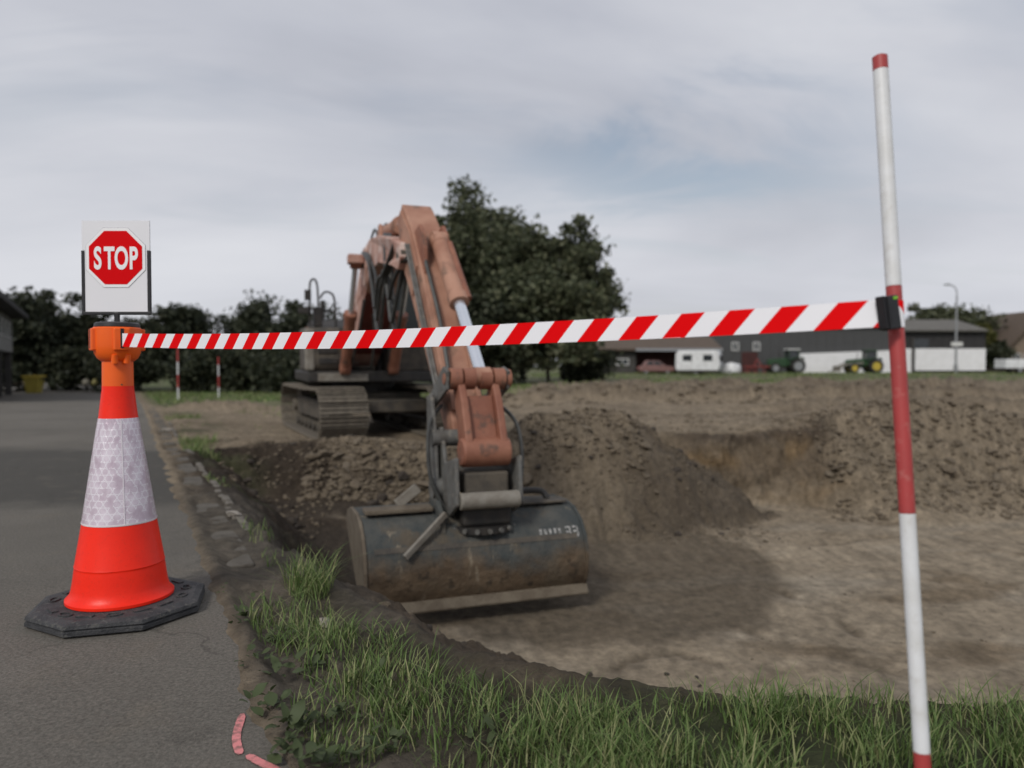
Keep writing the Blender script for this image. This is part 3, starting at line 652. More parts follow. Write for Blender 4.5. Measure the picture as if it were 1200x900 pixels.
def build_tape():
    m = MB(); Wt = .0605; span = (T1 - T0); ln = span.length; per = ln / 25.2; sh = .42 * per
    hd = Vector((span.x, span.y, 0)).normalized(); side = Vector((hd.y, -hd.x, 0))
    def pt(s, h):
        k = s / ln; p = T0 + span * k
        p = p + Vector((0, 0, -4 * .026 * k * (1 - k)))
        tw = .06 * math.sin(k * 5.0) + .02 * math.sin(k * 17)
        return p + Vector((0, 0, h * math.cos(tw))) + side * (h * math.sin(tw)) + side * .004 * math.sin(k * 21)
    nh = 4; ns = 4; half = per / 2; N_ = int(ln / half) + 3; th = .0006
    for k in range(-2, N_):
        m.mi = 0 if k % 2 == 0 else 1
        cols = []
        for j in range(ns + 1):
            row = []
            for i in range(nh + 1):
                h = -Wt / 2 + Wt * i / nh; s = (k + j / ns) * half + sh * (i / nh)
                row.append(min(max(s, 0), ln)) 
            cols.append(row)
        if max(max(r) for r in cols) - min(min(r) for r in cols) < 1e-6: continue
        v = [pt(cols[j][i], -Wt / 2 + Wt * i / nh) for j in range(ns + 1) for i in range(nh + 1)]
        f = [(j * (nh + 1) + i, (j + 1) * (nh + 1) + i, (j + 1) * (nh + 1) + i + 1, j * (nh + 1) + i + 1) for j in range(ns) for i in range(nh)
             if cols[j + 1][i] - cols[j][i] + cols[j + 1][i + 1] - cols[j][i + 1] > 1e-6]
        if f: m.add(v, f)
    # tail wrapped round the pole
    up = -PD; ax = PA; rr = .0178
    for q in range(8):
        a0, a1 = R(-125 + q * 22), R(-125 + (q + 1) * 22)
        m.mi = 1 if q in (2, 3, 6) else 0
        def c(a, h): return ax + Vector((math.cos(a) * rr, math.sin(a) * rr, 0)) + up * h
        H = Wt / 2 * .98
        m.mi = 1; k0 = -H; mid0 = H - q * .008; mid1 = H - (q + 1) * .008
        m.add([c(a0, -H), c(a1, -H), c(a1, mid1), c(a0, mid0)], [(0, 1, 2, 3)])
        m.mi = 0; m.add([c(a0, mid0), c(a1, mid1), c(a1, H), c(a0, H)], [(0, 1, 2, 3)])
    o = m.build('barrier_tape', [M_TR, M_TW], fix=False)
    so = o.modifiers.new('thick', 'SOLIDIFY'); so.thickness = th; so.offset = 0
    tag(o, 'red and white striped barrier tape stretched between traffic cone and leaning pole', 'barrier tape')
    # end clip
    z = -PD; root = empty('tape_clip', T1 + Vector((.0, -.004, -.045)), 0, 'black plastic end clip with green button holding the tape to the pole', 'clip')
    ang = math.atan2(z.x, z.z)
    M = Matrix.Translation((.004, 0, .045)) @ Matrix.Rotation(ang - R(7), 4, 'Y') @ Matrix.Rotation(R(22), 4, 'Z')
    m = MB(); m.M = M; m.box(-.016, .016, -.016, .010, -.037, .037); bd = m.build('body', M_BLACKP, root, bevel=.003)
    m = MB(); m.M = M; m.box(-.022, -.0162, -.012, .012, -.034, .038); m.build('jaw', M_BLACKP, bd, bevel=.002)
    for i in range(9):
        m = MB(); m.M = M; m.box(-.013, .013, -.0168, -.0155, -.032 + i * .0062, -.0292 + i * .0062); m.build('grip_rib', M_BLACKP, bd)
    m = MB(); m.M = M; m.box(.000, .012, -.018, -.0155, .027, .0335); m.build('button', mat('lime_green', (.24, .60, .03), .4), root, bevel=.0015)
build_tape()
for i, (x, y, Y, lab) in enumerate(((208.5, 466, 28.5, 'thin red and white ranging pole standing at the lane edge by the grass'), (256, 457, 33.0, 'thin red and white ranging pole before the hedge, farther from the lane'))):
    p = px(x, y, Y); g = gz(p.x, p.y)
    root = empty('ranging_pole', (p.x, p.y, g), 0, lab, 'pole', 'red and white ranging poles')
    pole_parts(root, Vector((.01, 0, 2.0 if i == 0 else 1.86)), Vector((0, 0, -1)), .030, 1.98 if i == 0 else 1.85, .5 if i == 0 else .36, 10)
#@@SECTION3
# ------------------------------------------------------------------ excavator
M_OR = mat('faded_orange_paint', (.41, .220, .150), .68, (.285, .130, .082), 2.6, .9, .25, 50, col3=(.150, .095, .065), scale3=5, amt3=.75)
M_OR2 = mat('orange_paint', (.285, .122, .074), .65, (.205, .074, .044), 3.2, .9, .25, 50, col3=(.085, .055, .040), scale3=6, amt3=.8)
M_ROSE = mat('bleached_boom_paint', (.47, .285, .225), .66, (.32, .150, .110), 3.4, .9, .2, 50, col3=(.62, .52, .47), scale3=3.2)
M_BOOM_SHADE = mat('boom_shade_red', (.125, .022, .016), .6, (.085, .018, .014), 3, .7, .1, 50, col3=(.15, .06, .045), scale3=10)  # darker red that carries the shade under the boom as colour
M_DARK = mat('greasy_black', (.018, .017, .016), .55, (.040, .034, .028), 6, .8, .3, 40)
M_FRAME = mat('dusty_dark_steel', (.050, .044, .037), .75, (.105, .088, .066), 5, .9, .4, 40)
M_TRACK = mat('muddy_track_steel', (.105, .090, .070), .75, (.175, .150, .115), 9, .9, .5, 60, col3=(.06, .05, .04), scale3=20)
M_GREY = mat('worn_grey_steel', (.125, .125, .118), .6, (.075, .068, .058), 8, .8, .4, 50, col3=(.21, .19, .16), scale3=18)
M_LGREY = mat('dusty_light_steel', (.215, .200, .170), .7, (.140, .120, .095), 8, .8, .3, 50)
M_CHROME = mat('chrome_rod', (.80, .83, .88), .20, (.72, .75, .80), 5, .4, metal=.75)
M_HOSE = mat('hydraulic_hose', (.030, .031, .029), .5, (.060, .060, .054), 10, .8)
M_GLASS = mat('cab_glass', (.012, .017, .017), .12, (.02, .025, .024), 3, .6, spec=.3)
def bucket_paint():
    m = bpy.data.materials.new('muddy_bucket_steel'); m.use_nodes = True; t = m.node_tree; p = t.nodes['Principled BSDF']
    tc = t.nodes.new('ShaderNodeTexCoord'); sep = t.nodes.new('ShaderNodeSeparateXYZ'); t.links.new(tc.outputs['Object'], sep.inputs[0])
    def nz(s, d=7, sx=(1, 1, 1)):
        mp = t.nodes.new('ShaderNodeMapping'); mp.inputs['Scale'].default_value = sx; t.links.new(tc.outputs['Object'], mp.inputs[0])
        n = t.nodes.new('ShaderNodeTexNoise'); n.inputs['Scale'].default_value = s; n.inputs['Detail'].default_value = d; n.inputs['Roughness'].default_value = .65; t.links.new(mp.outputs[0], n.inputs['Vector']); return n
    def mx(f, A, B):
        q = t.nodes.new('ShaderNodeMix'); q.data_type = 'RGBA'; t.links.new(f, q.inputs['Factor'])
        for s, v in (('A', A), ('B', B)):
            if isinstance(v, tuple): q.inputs[s].default_value = (*v, 1)
            else: t.links.new(v, q.inputs[s])
        return q.outputs['Result']
    def rng(src, a, b, c, d):
        q = t.nodes.new('ShaderNodeMapRange'); t.links.new(src, q.inputs[0])
        for k, v in zip(('From Min', 'From Max', 'To Min', 'To Max'), (a, b, c, d)): q.inputs[k].default_value = v
        return q.outputs[0]
    w = nz(1.7); hz = t.nodes.new('ShaderNodeMath'); hz.operation = 'MULTIPLY_ADD'; t.links.new(w.outputs['Fac'], hz.inputs[0]); hz.inputs[1].default_value = .75; t.links.new(sep.outputs[2], hz.inputs[2])
    paint = mx(rng(nz(5).outputs['Fac'], .4, .65, 0, 1), (.046, .053, .053), (.082, .082, .074))
    mud = mx(rng(nz(4, 8, (1, .5, 1)).outputs['Fac'], .4, .62, 0, 1), (.070, .048, .030), (.140, .100, .064))
    mud = mx(rng(nz(9, 8).outputs['Fac'], .55, .66, 0, .9), mud, (.030, .024, .018))
    c = mx(rng(hz.outputs[0], .10, -.08, 0, 1), paint, mud); c = mx(rng(nz(3.1, 8).outputs['Fac'], .50, .62, 0, .75), c, (.105, .082, .056))
    c = mx(rng(nz(7, 8, (1, 1, .35)).outputs['Fac'], .62, .70, 0, .8), c, (.24, .20, .145))
    t.links.new(c, p.inputs['Base Color']); p.inputs['Roughness'].default_value = .78; p.inputs['Specular IOR Level'].default_value = .3
    b = t.nodes.new('ShaderNodeBump'); b.inputs['Strength'].default_value = .7; b.inputs['Distance'].default_value = .05
    t.links.new(nz(6, 9).outputs['Fac'], b.inputs['Height']); t.links.new(b.outputs[0], p.inputs['Normal'])
    return m
M_BUCKET = bucket_paint()
M_MUDLIP = mat('mud_caked_lip', (.150, .124, .090), .85, (.100, .078, .055), 7, .9, .6, 40)

def build_excavator():
    root = empty('excavator', (-2.88, 14.27, -.12), math.atan2(-.941, .339), 'faded orange tracked excavator reaching its wide ditch bucket down into the pit', 'excavator')
    LB = -.2
    # ---- tracks
    dl = R(5.5); RM = Matrix.Translation((0, .12, 0)) @ Matrix.Rotation(dl, 4, 'Z')
    shoe = None
    for sgn in (-1, 1):
        lat = .95 * sgn; r = .40; zc = .46; half = 1.72
        m = MB(); m.M = RM
        m.prism([(-1.6, .30), (1.55, .30), (1.6, .62), (-1.6, .66)], lat - .14, lat + .14)
        tf = m.build('track', M_FRAME, root, bevel=.02)
        for k, (s, nm) in enumerate(((half, 'idler'), (-half, 'sprocket'))):
            m = MB(); m.M = RM
            m.cyl((s, lat - .09, zc), (s, lat + .09, zc), r - .06, n=28); m.cyl((s, lat - .2, zc), (s, lat + .2, zc), .12, n=18)
            for a in range(8): 
                c, q = math.cos(a * math.pi / 4), math.sin(a * math.pi / 4); m.cyl((s + c * .21, lat - .105, zc + q * .21), (s + c * .21, lat + .105, zc + q * .21), .03, n=8)
            m.build(nm, M_TRACK, tf, smooth=True)
        for k in range(7):
            m = MB(); m.M = RM; m.cyl((-1.3 + .43 * k, lat - .2, .17), (-1.3 + .43 * k, lat + .2, .17), .085, n=16); m.build('roller', M_FRAME, tf, smooth=True)
        for s in (-.6, .6):
            m = MB(); m.M = RM; m.cyl((s, lat - .15, .80), (s, lat + .15, .80), .06, n=14); m.build('carrier_roller', M_FRAME, tf, smooth=True)
        # shoes round the loop
        per = 4 * half + 2 * math.pi * r; ns = 52; pitch = per / ns
        for k in range(ns):
            u = k * pitch
            if u < 2 * half: p, ang = (-half + u, zc + r), 0.0
            elif u < 2 * half + math.pi * r: a = (u - 2 * half) / r; p, ang = (half + r * math.sin(a), zc + r * math.cos(a)), a
            elif u < 4 * half + math.pi * r: p, ang = (half - (u - 2 * half - math.pi * r), zc - r), math.pi
            else: a = (u - 4 * half - math.pi * r) / r; p, ang = (-half - r * math.sin(a), zc - r * math.cos(a)), math.pi + a
            if shoe is None:
                m = MB(); h = pitch / 2 - .006
                m.box(-h, h, -.40, .40, -.006, .022)
                for g_ in (-h + .012, 0, h - .012): m.box(g_ - .010, g_ + .010, -.398, .398, .0225, .046)
                m.box(-h - .012, h + .012, -.11, -.07, -.075, -.0065); m.box(-h - .012, h + .012, .07, .11, -.075, -.0065)
                shoe = m.build('track_shoe', M_TRACK, tf, bevel=.004); o = shoe
            else:
                o = shoe.copy(); COL.objects.link(o); o.parent = tf
            sag = -.02 * math.sin(math.pi * (u / (2 * half))) if 0 < u < 2 * half else 0
            o.matrix_local = RM @ Matrix.Translation((p[0], lat, p[1] + sag)) @ Matrix.Rotation(ang, 4, 'Y')
    m = MB(); m.M = RM
    m.box(-.75, .75, -.8, .8, .48, .78); m.box(-1.2, -.7, -.82, .82, .42, .66); m.box(.7, 1.2, -.82, .82, .42, .66)
    m.build('undercarriage', M_FRAME, root, bevel=.03)
    MB().cyl((0, 0, .7805), (0, 0, .97), .62, n=40).build('slew_ring', M_DARK, root, smooth=True)
    # ---- upper structure
    deck = MB().box(-2.3, 1.25, -1.12, 1.3, .97, 1.17).build('deck', M_DARK, root, bevel=.03)
    MB().box(1.2505, 1.34, -.95, -.1, .99, 1.13).build('step_plate', M_LGREY, deck, bevel=.01)
    tank = MB().prism([(-.6, 1.172), (1.18, 1.172), (1.26, 1.26), (1.26, 1.75), (1.10, 1.93), (-.6, 1.98)], -1.13, -.55).build('fuel_tank', M_FRAME, root, bevel=.04)
    MB().box(1.10, 1.285, -1.165, -1.00, 1.174, 1.90).build('corner_guard', M_LGREY, tank, bevel=.04)
    m = MB()
    for z in (1.3, 1.48, 1.66): m.box(1.262, 1.285, -.94, -.62, z, z + .09)
    m.build('vent', M_DARK, tank, bevel=.005)
    MB().prism([(-2.3, 1.172), (-.62, 1.172), (-.62, 2.02), (-1.0, 2.2), (-2.3, 2.2)], -.85, 1.28).build('engine_hood', M_DARK, root, bevel=.05)
    MB().prism([(-3.0, 1.0), (-2.31, .9), (-2.31, 2.12), (-2.75, 2.12), (-3.0, 1.9)], -.90, 1.36).build('counterweight', M_OR2, root, bevel=.08)
    MB().cyl((-1.5, -.6, 2.19), (-1.5, -.6, 2.62), .05, n=14).build('exhaust', M_DARK, root, smooth=True)
    # handrails and mirror above the tank
    def railing(pts): return MB().tube(pts, .019, 8).build('handrail', M_DARK, root, smooth=True)
    railing([(1.02, -1.06, 1.9), (1.03, -1.06, 2.35), (1.0, -1.055, 2.68), (.95, -1.0, 2.78), (.85, -.93, 2.74), (.80, -.90, 2.5), (.80, -.90, 1.92)])
    railing([(.95, -.88, 2.45), (.92, -.80, 2.56), (.88, -.68, 2.55), (.86, -.62, 2.42), (.86, -.60, 1.93)])
    railing([(1.03, -1.06, 2.25), (.9, -.86, 2.25), (.86, -.6, 2.22)])
    m = MB(); m.cyl((1.03, -1.07, 2.30), (1.06, -1.20, 2.24), .014, n=8); m.box(1.04, 1.10, -1.26, -1.08, 2.17, 2.27); m.box(1.03, 1.09, -1.15, -1.04, 2.40, 2.58); m.build('mirror', M_DARK, root, bevel=.015)
    m = MB(); m.box(.74, .98, -.99, -.84, 1.95, 2.3); m.build('work_lamp', M_DARK, root, bevel=.02)
    # cab
    cx0, cx1, cy0, cy1, cz0, cz1 = -.45, 1.22, .28, 1.26, 1.175, 2.92
    m = MB()
    for (x, y) in ((cx0, cy0), (cx1 - .09, cy0), (cx0, cy1 - .08), (cx1 - .09, cy1 - .08)): m.box(x, x + .09, y, y + .08, cz0 + .55, cz1 - .1)
    m.box(cx0, cx1, cy0, cy1, cz0, cz0 + .549)
    cab = m.build('cab', M_FRAME, root, bevel=.02)
    MB().box(cx0 - .04, cx1 + .06, cy0 - .03, cy1 + .03, cz1 - .0995, cz1).build('cab_roof', M_ROSE, cab, bevel=.04)
    for (x0, x1, y0, y1) in ((cx1 - .05, cx1 - .03, cy0 + .082, cy1 - .082), (cx0 + .03, cx0 + .05, cy0 + .082, cy1 - .082), (cx0 + .092, cx1 - .092, cy0 + .03, cy0 + .045), (cx0 + .092, cx1 - .092, cy1 - .045, cy1 - .03)):
        MB().box(x0, x1, y0, y1, cz0 + .551, cz1 - .1005).build('window', M_GLASS, cab)
    # ---- boom
    def arm(pf, y0, y1, nm, m_, par=root, bv=.015, sm=False): return MB().prism(pf, LB + y0, LB + y1).build(nm, m_, par, bevel=bv, smooth=sm)
    boom = arm([(.25, 1.35), (.55, 1.25), (1.5, 1.72), (2.62, 2.42), (3.2, 2.62), (4.6, 2.62), (6.15, 2.38), (6.42, 2.30), (6.55, 2.42), (6.50, 2.58), (6.1, 2.70), (4.6, 2.98), (3.3, 3.14), (2.75, 3.14), (2.2, 2.98), (1.2, 2.25), (.3, 1.62)], -.26, .26, 'boom', M_ROSE)
    arm([(1.02, 1.468), (1.6, 1.765), (2.60, 2.395), (2.585, 2.42), (1.58, 1.80), (1.0, 1.50)], -.255, .255, 'underside_shade', M_BOOM_SHADE, boom, .003)
    for sg in (-1, 1):
        y0, y1 = sorted((sg * .2615, sg * .29)); arm([(2.3, 2.55), (2.8, 2.50), (3.1, 2.75), (3.0, 3.08), (2.6, 3.10), (2.3, 2.9)], y0, y1, 'cheek_plate', M_ROSE, boom, .006)
    for (a, c, e, g_) in ((.42, 1.44, .38, .13), (2.72, 2.86, .50, .085), (6.44, 2.45, .25, .10), (3.4, 3.24, .12, .07)): MB().cyl((a, LB - e, c), (a, LB + e, c), g_, n=22).build('pin', M_FRAME, boom, smooth=True)
    arm([(3.15, 3.12), (3.7, 3.09), (3.5, 3.34), (3.3, 3.34)], -.13, -.09, 'lug', M_OR, boom, .005); arm([(3.15, 3.12), (3.7, 3.09), (3.5, 3.34), (3.3, 3.34)], .09, .13, 'lug', M_OR, boom, .005)
    for sg in (-1, 1): arm([(.2, 1.172), (.75, 1.172), (.55, 1.60), (.35, 1.60)], sg * .30 - .035, sg * .30 + .035, 'boom_bracket', M_DARK, root, .008)
    def ram(p0, p1, lat, rb, rr, frac, nm, mb_, gland=True):
        p0 = Vector((p0[0], LB + lat, p0[1])); p1 = Vector((p1[0], LB + lat, p1[1])); q = p0.lerp(p1, frac)
        m = MB(); m.cyl(p0, q, rb, n=24); d = (p1 - p0).normalized()
        m.cyl(q - d * .10, q + d * .012, rb * 1.16, n=24); m.cyl(p0 - d * .02, p0 + d * .08, rb * 1.08, n=24)
        c = m.build(nm, mb_, root, smooth=True, bevel=.006)
        m = MB(); m.cyl(q, p1, rr, n=20); m.build('piston_rod', M_CHROME, c, smooth=True)
        for e in (p0, p1): MB().cyl(e + Vector((0, -rb * .85, 0)), e + Vector((0, rb * .85, 0)), rb * 1.0, n=20).build('eye', mb_, c, smooth=True)
        return c, p0, p1, q
    for sg in (-1, 1):
        c, a, b, q = ram((1.36, 1.20), (2.72, 2.86), .42 * sg, .095, .045, .55, 'boom_cylinder', M_OR2)
        m = MB(); y = LB + .42 * sg; m.box(2.62, 2.86, y - .12, y + .12, 2.84, 2.98); m.build('rod_guard', M_ROSE, c, bevel=.015)
    ram((3.40, 3.24), (6.18, 2.93), 0, .10, .05, .56, 'stick_cylinder', M_OR)
    # ---- stick
    T, B = Vector((6.2, 0, 2.98)), Vector((7.9, 0, .60)); d = (B - T).normalized(); nn = Vector((-d.z, 0, d.x))
    if nn.x < 0: nn = -nn
    def st(a, o): p = T + d * a + nn * o; return (p.x, p.z)
    stick = arm([st(*p) for p in ((-.02, -.17), (-.02, .09), (.10, .13), (.45, .20), (1.0, .20), (2.80, .10), (2.93, .05), (2.95, -.05), (2.82, -.13), (1.0, -.24), (.45, -.26), (.15, -.22))], -.165, .165, 'stick', M_OR)
    for sg in (-1, 1):
        y0, y1 = sorted((sg * .1655, sg * .185))
        arm([st(*p) for p in ((.02, -.10), (.05, .06), (.5, .17), (.95, .15), (1.1, -.16), (.55, -.24))], y0, y1, 'side_plate', M_OR, stick, .004)
        y0, y1 = sorted((sg * .10, sg * .14))
        arm([st(*p) for p in ((.52, .20), (.56, .36), (.72, .39), (.88, .34), (1.1, .199))], y0, y1, 'lug', M_OR2, stick, .004)
        arm([st(*p) for p in ((1.25, .19), (1.25, .225), (2.7, .14), (2.7, .105))], *sorted((sg * .11, sg * .155)), 'flange', M_OR, stick, .004)
    m = MB(); m.box(*[0, 0, 0, 0, 0, 0]) if False else None
    bc0 = st(.72, .31); ram(bc0, (8.12, 1.17), .05, .084, .054, .50, 'bucket_cylinder', M_OR)
    # pipes on the bucket cylinder and stick
    m = MB(); a0 = Vector((bc0[0], LB + .135, bc0[1])); a1 = Vector((8.12, LB + .135, 1.17)); m.cyl(a0.lerp(a1, .05) + nn * .04, a0.lerp(a1, .49) + nn * .04, .035, n=12); m.build('pipe', M_OR2, stick, smooth=True)
    for y in (-.195, -.225, .20): 
        m = MB(); m.tube([(*st(.6, .10)[:1], LB + y, st(.6, .10)[1]), (st(1.6, .06)[0], LB + y, st(1.6, .06)[1]), (st(2.5, .03)[0], LB + y, st(2.5, .03)[1])], .015, 8); m.build('pipe', M_GREY, stick, smooth=True)
    # ---- linkage
    m = MB()
    for y in (-.20, -.075, .075, .20): m.cyl((8.12, LB + y - .052, 1.15), (8.12, LB + y + .052, 1.15), .095, n=20)
    m.cyl((8.12, LB - .30, 1.15), (8.12, LB + .30, 1.15), .05, n=16); m.cyl((8.12, LB + .27, 1.15), (8.12, LB + .31, 1.15), .085, n=16)
    m.build('link_pin', M_OR2, root, smooth=True)
    for sg in (-1, 1):
        y0, y1 = sorted((sg * .262, sg * .292)); arm([(7.55, .98), (7.68, .86), (8.18, 1.06), (8.20, 1.22), (8.05, 1.26)], y0, y1, 'rocker_link', M_GREY, root, .008)
    def hl(a, o): 
        p0, p1 = Vector((8.12, 0, 1.10)), Vector((8.36, 0, .46)); dd = (p1 - p0).normalized(); n2 = Vector((-dd.z, 0, dd.x)); n2 = n2 if n2.x > 0 else -n2
        p = p0 + dd * a + n2 * o; return (p.x, p.z)
    hb = arm([hl(*p) for p in ((.10, -.06), (.12, .045), (.60, .06), (.60, -.08))], -.12, .12, 'bucket_link', M_OR2, root, .01)
    for sg in (-1, 1):
        y0, y1 = sorted((sg * .1205, sg * .19)); arm([hl(*p) for p in ((.0, -.09), (.0, .07), (.2, .115), (.5, .13), (.66, .13), (.74, .05), (.72, -.08), (.5, -.10))], y0, y1, 'side_bar', M_OR2, hb, .016)
    q = hl(.62, .02); m = MB(); m.cyl((q[0], LB - .215, q[1]), (q[0], LB + .215, q[1]), .125, n=24); m.build('boss', M_OR2, hb, smooth=True, bevel=.02)
    # ---- quick coupler and neck
    cp = MB().box(8.02, 8.42, LB - .20, LB + .20, .17, .36).build('quick_coupler', M_FRAME, root, bevel=.02)
    for sg in (-1, 1):
        y0, y1 = sorted((sg * .262, sg * .30)); arm([(7.80, .70), (8.0, .72), (8.14, .42), (8.48, .50), (8.52, .10), (8.3, -.02), (7.9, -.02), (7.72, .4)], y0, y1, 'coupler_cheek', M_GREY, cp, .012)
    arm([(7.72, .98), (7.88, 1.02), (8.02, .6), (8.1, .02), (7.9, -.05), (7.76, .45)], -.36, -.325, 'guard_plate', M_GREY, cp, .01)
    m = MB(); m.cyl((7.98, LB - .375, .62), (7.98, LB + .315, .62), .075, n=18); m.cyl((8.0, LB - .385, .18), (8.0, LB - .3, .18), .10, n=18); m.build('pin', M_GREY, cp, smooth=True)
    m = MB(); m.cyl((8.50, LB - .262, .135), (8.50, LB + .262, .135), .072, n=22); m.build('cross_tube', M_LGREY, cp, smooth=True, bevel=.01)
    neck = MB().box(7.95, 8.44, LB - .22, LB + .22, -.10, .06).build('neck', M_DARK, root, bevel=.03)
    m = MB(); m.cyl((8.2, LB, -.16), (8.2, LB, -.101), .30, n=28); m.build('swivel', M_DARK, neck, smooth=True)
    for k in range(9):
        a = R(-80 + 20 * k); m = MB(); m.cyl((8.2 + .30 * math.cos(a), LB + .30 * math.sin(a), -.13), (8.2 + .325 * math.cos(a), LB + .325 * math.sin(a), -.13), .022, n=8); m.build('bolt', M_GREY, neck)
    # ---- ditch bucket
    LB = -.27
    prof = [(7.42, -.18), (7.50, -.06), (7.72, .00), (8.02, .005), (8.22, -.03), (8.37, -.12), (8.47, -.25), (8.51, -.39), (8.51, -.52), (8.48, -.63), (8.44, -.70)]
    hw = .955; th = .03
    def off(i, t_):
        a = Vector((*prof[max(i - 1, 0)], 0)); b = Vector((*prof[min(i + 1, len(prof) - 1)], 0)); e = (b - a).normalized(); n_ = Vector((-e.y, e.x, 0))
        return (prof[i][0] - n_.x * t_, prof[i][1] - n_.y * t_)
    loop = prof + [off(i, th) for i in reversed(range(len(prof)))]
    m = MB(); n = len(prof); NY = 12
    for k in range(NY + 1):
        y = LB - hw + 2 * hw * k / NY
    inner = [off(i, th) for i in range(n)]
    v = []; f = []
    for y in (LB - hw, LB + hw):
        v += [(p[0], y, p[1]) for p in prof] + [(p[0], y, p[1]) for p in inner]
    for i in range(n - 1):
        f += [(i, i + 1, 2 * n + i + 1, 2 * n + i), (n + i + 1, n + i, 3 * n + i, 3 * n + i + 1), (i + 1, i, n + i, n + i + 1), (2 * n + i, 2 * n + i + 1, 3 * n + i + 1, 3 * n + i)]
    f += [(0, 2 * n, 3 * n, n), (n - 1, 2 * n - 1, 4 * n - 1, 3 * n - 1)]
    m.add(v, f); bk = m.build('bucket', M_BUCKET, root, smooth=True)
    for sg in (-1, 1):
        y0, y1 = sorted((sg * (hw + .0015), sg * (hw + .032)))
        pf = [(p[0] + (.014 if p[0] > 8.0 else 0), p[1] + .006) for p in prof] + [(8.38, -.73), (8.0, -.55), (7.6, -.30)]
        arm(pf, y0, y1, 'side_plate', M_MUDLIP if sg < 0 else M_BUCKET, bk, .008)
    lip = MB(); lip.prism([(8.40, -.675), (8.462, -.67), (8.505, -.745), (8.495, -.765), (8.42, -.745)], LB - hw - .036, LB + hw + .04); lip.build('lip', M_MUDLIP, bk, bevel=.008)
    tb = MB(); tb.box(8.02, 8.20, LB - hw + .03, LB - .34, .008, .05); tb.build('top_beam', M_MUDLIP, bk, bevel=.012)
    tb = MB(); tb.box(8.02, 8.18, LB + .36, LB + hw - .03, .006, .03); tb.build('top_beam', M_FRAME, bk, bevel=.01)
    m = MB(); m.tube([(8.05, LB + .42, .03), (8.02, LB + .48, .10), (8.02, LB + .72, .10), (8.05, LB + .78, .03)], .03, 8); m.build('lifting_bracket', M_DARK, bk, smooth=True)
    for k in (-.30, .30):
        arm([(7.95, .0), (8.30, -.07), (8.40, -.15), (8.36, .0), (8.2, .10), (7.95, .10)], k - .02, k + .02, 'bucket_ear', M_BUCKET, bk, .006)
    m = MB(); m.bar((8.38, LB - .02 - .26, .02), (8.54, LB - .02 - .64, -.28), .035, .05); m.build('strut', M_LGREY, bk, bevel=.006)
    m = MB(); m.bar((8.0, LB - .62, .05), (8.04, LB - .44, .20), .03, .09); m.build('strut', M_LGREY, bk, bevel=.006)
    m = MB(); m.prism([(8.452, -.215), (8.476, -.255), (8.472, -.258), (8.448, -.219)], LB - hw + .06, LB + hw - .06); m.build('weld_bead', M_FRAME, bk)
    # worn stencilled marks near the far top corner
    M_ST = mat('worn_white_stencil', (.40, .39, .37), .7, (.08, .085, .085), 45, .95)
    def mark(y, w, z0, z1):
        mm = MB(); 
        def fx(z): # front of the shell at height z
            for i in range(n - 1):
                (xa, za), (xb, zb) = prof[i], prof[i + 1]
                if za >= z >= zb: return xa + (xb - xa) * (za - z) / (za - zb) + .003
            return 8.5
        mm.add([(fx(z0), LB + y, z0), (fx(z0), LB + y + w, z0), (fx(z1), LB + y + w, z1), (fx(z1), LB + y, z1)], [(0, 1, 2, 3)])
        mm.build('stencil_mark', M_ST, bk)
    for y in (.80, .87):
        for (z, ) in ((-.16,), (-.195,), (-.23,)): mark(y, .05, z, z - .014)
        mark(y + .036, .014, -.16, -.244)
    for k in range(5): mark(.55 + k * .045, .025, -.17, -.21)
    LB = -.2
    # ---- hoses
    def hose(pts, r=.022): MB().tube(pts, r, 8, 8).build('hose', M_HOSE, root, smooth=True)
    for k in range(4):
        y = LB + .0 + .06 * k
        hose([(2.9, y * .6 - .05, 3.20), (2.65, y, 3.34 + .03 * k), (2.95, y, 3.36), (3.6, y, 3.16), (4.6, y - .02, 3.05)], .024)
    for k, (dy, lo) in enumerate(((-.20, 1.78), (-.17, 1.95), (-.23, 2.05), (-.15, 1.62))):
        hose([(4.7, LB + dy + .05, 2.98), (5.2, LB + dy, 2.75), (5.55, LB + dy - .02, lo + .25), (5.75, LB + dy - .01, lo), (6.0, LB + dy, lo + .15), (6.3, LB + dy + .04, 2.35), (st(.7, .0)[0], LB - .20, st(.7, .0)[1])], .024)
    for k in range(3):      # loops arching over the boom head
        y = LB - .16 + .09 * k; hose([(2.5, y, 3.02), (2.62, y, 3.26 + .05 * k), (2.9, y + .02, 3.36 + .05 * k), (3.2, y + .03, 3.22), (3.3, y + .03, 3.10)], .018)
    for k, (dy, zl) in enumerate(((-.285, 1.60), (-.31, 1.85), (-.275, 2.10), (-.33, 2.0))):    # slack loops beside the stick foot
        hose([(3.2, LB + dy - .02, 2.95), (3.9, LB + dy, 2.72), (4.5, LB + dy, zl + .35), (4.95, LB + dy, zl), (5.35, LB + dy, zl + .3), (5.7, LB + dy + .03, 2.35), (6.2, LB + dy + .10, 2.62)], .022)
    hose([(st(.5, .22)[0], LB - .10, st(.5, .22)[1]), (st(1.0, .26)[0], LB - .12, st(1.0, .26)[1]), (st(1.7, .24)[0], LB - .11, st(1.7, .24)[1]), (st(2.3, .2)[0], LB - .13, st(2.3, .2)[1])], .020)
    for k, dy in enumerate((.25, .30)):
        hose([(4.7, LB + dy - .05, 2.98), (5.3, LB + dy, 2.6), (5.8, LB + dy, 2.0 + .2 * k), (6.3, LB + dy, 2.2), (st(.9, .05)[0], LB + .2, st(.9, .05)[1])], .022)
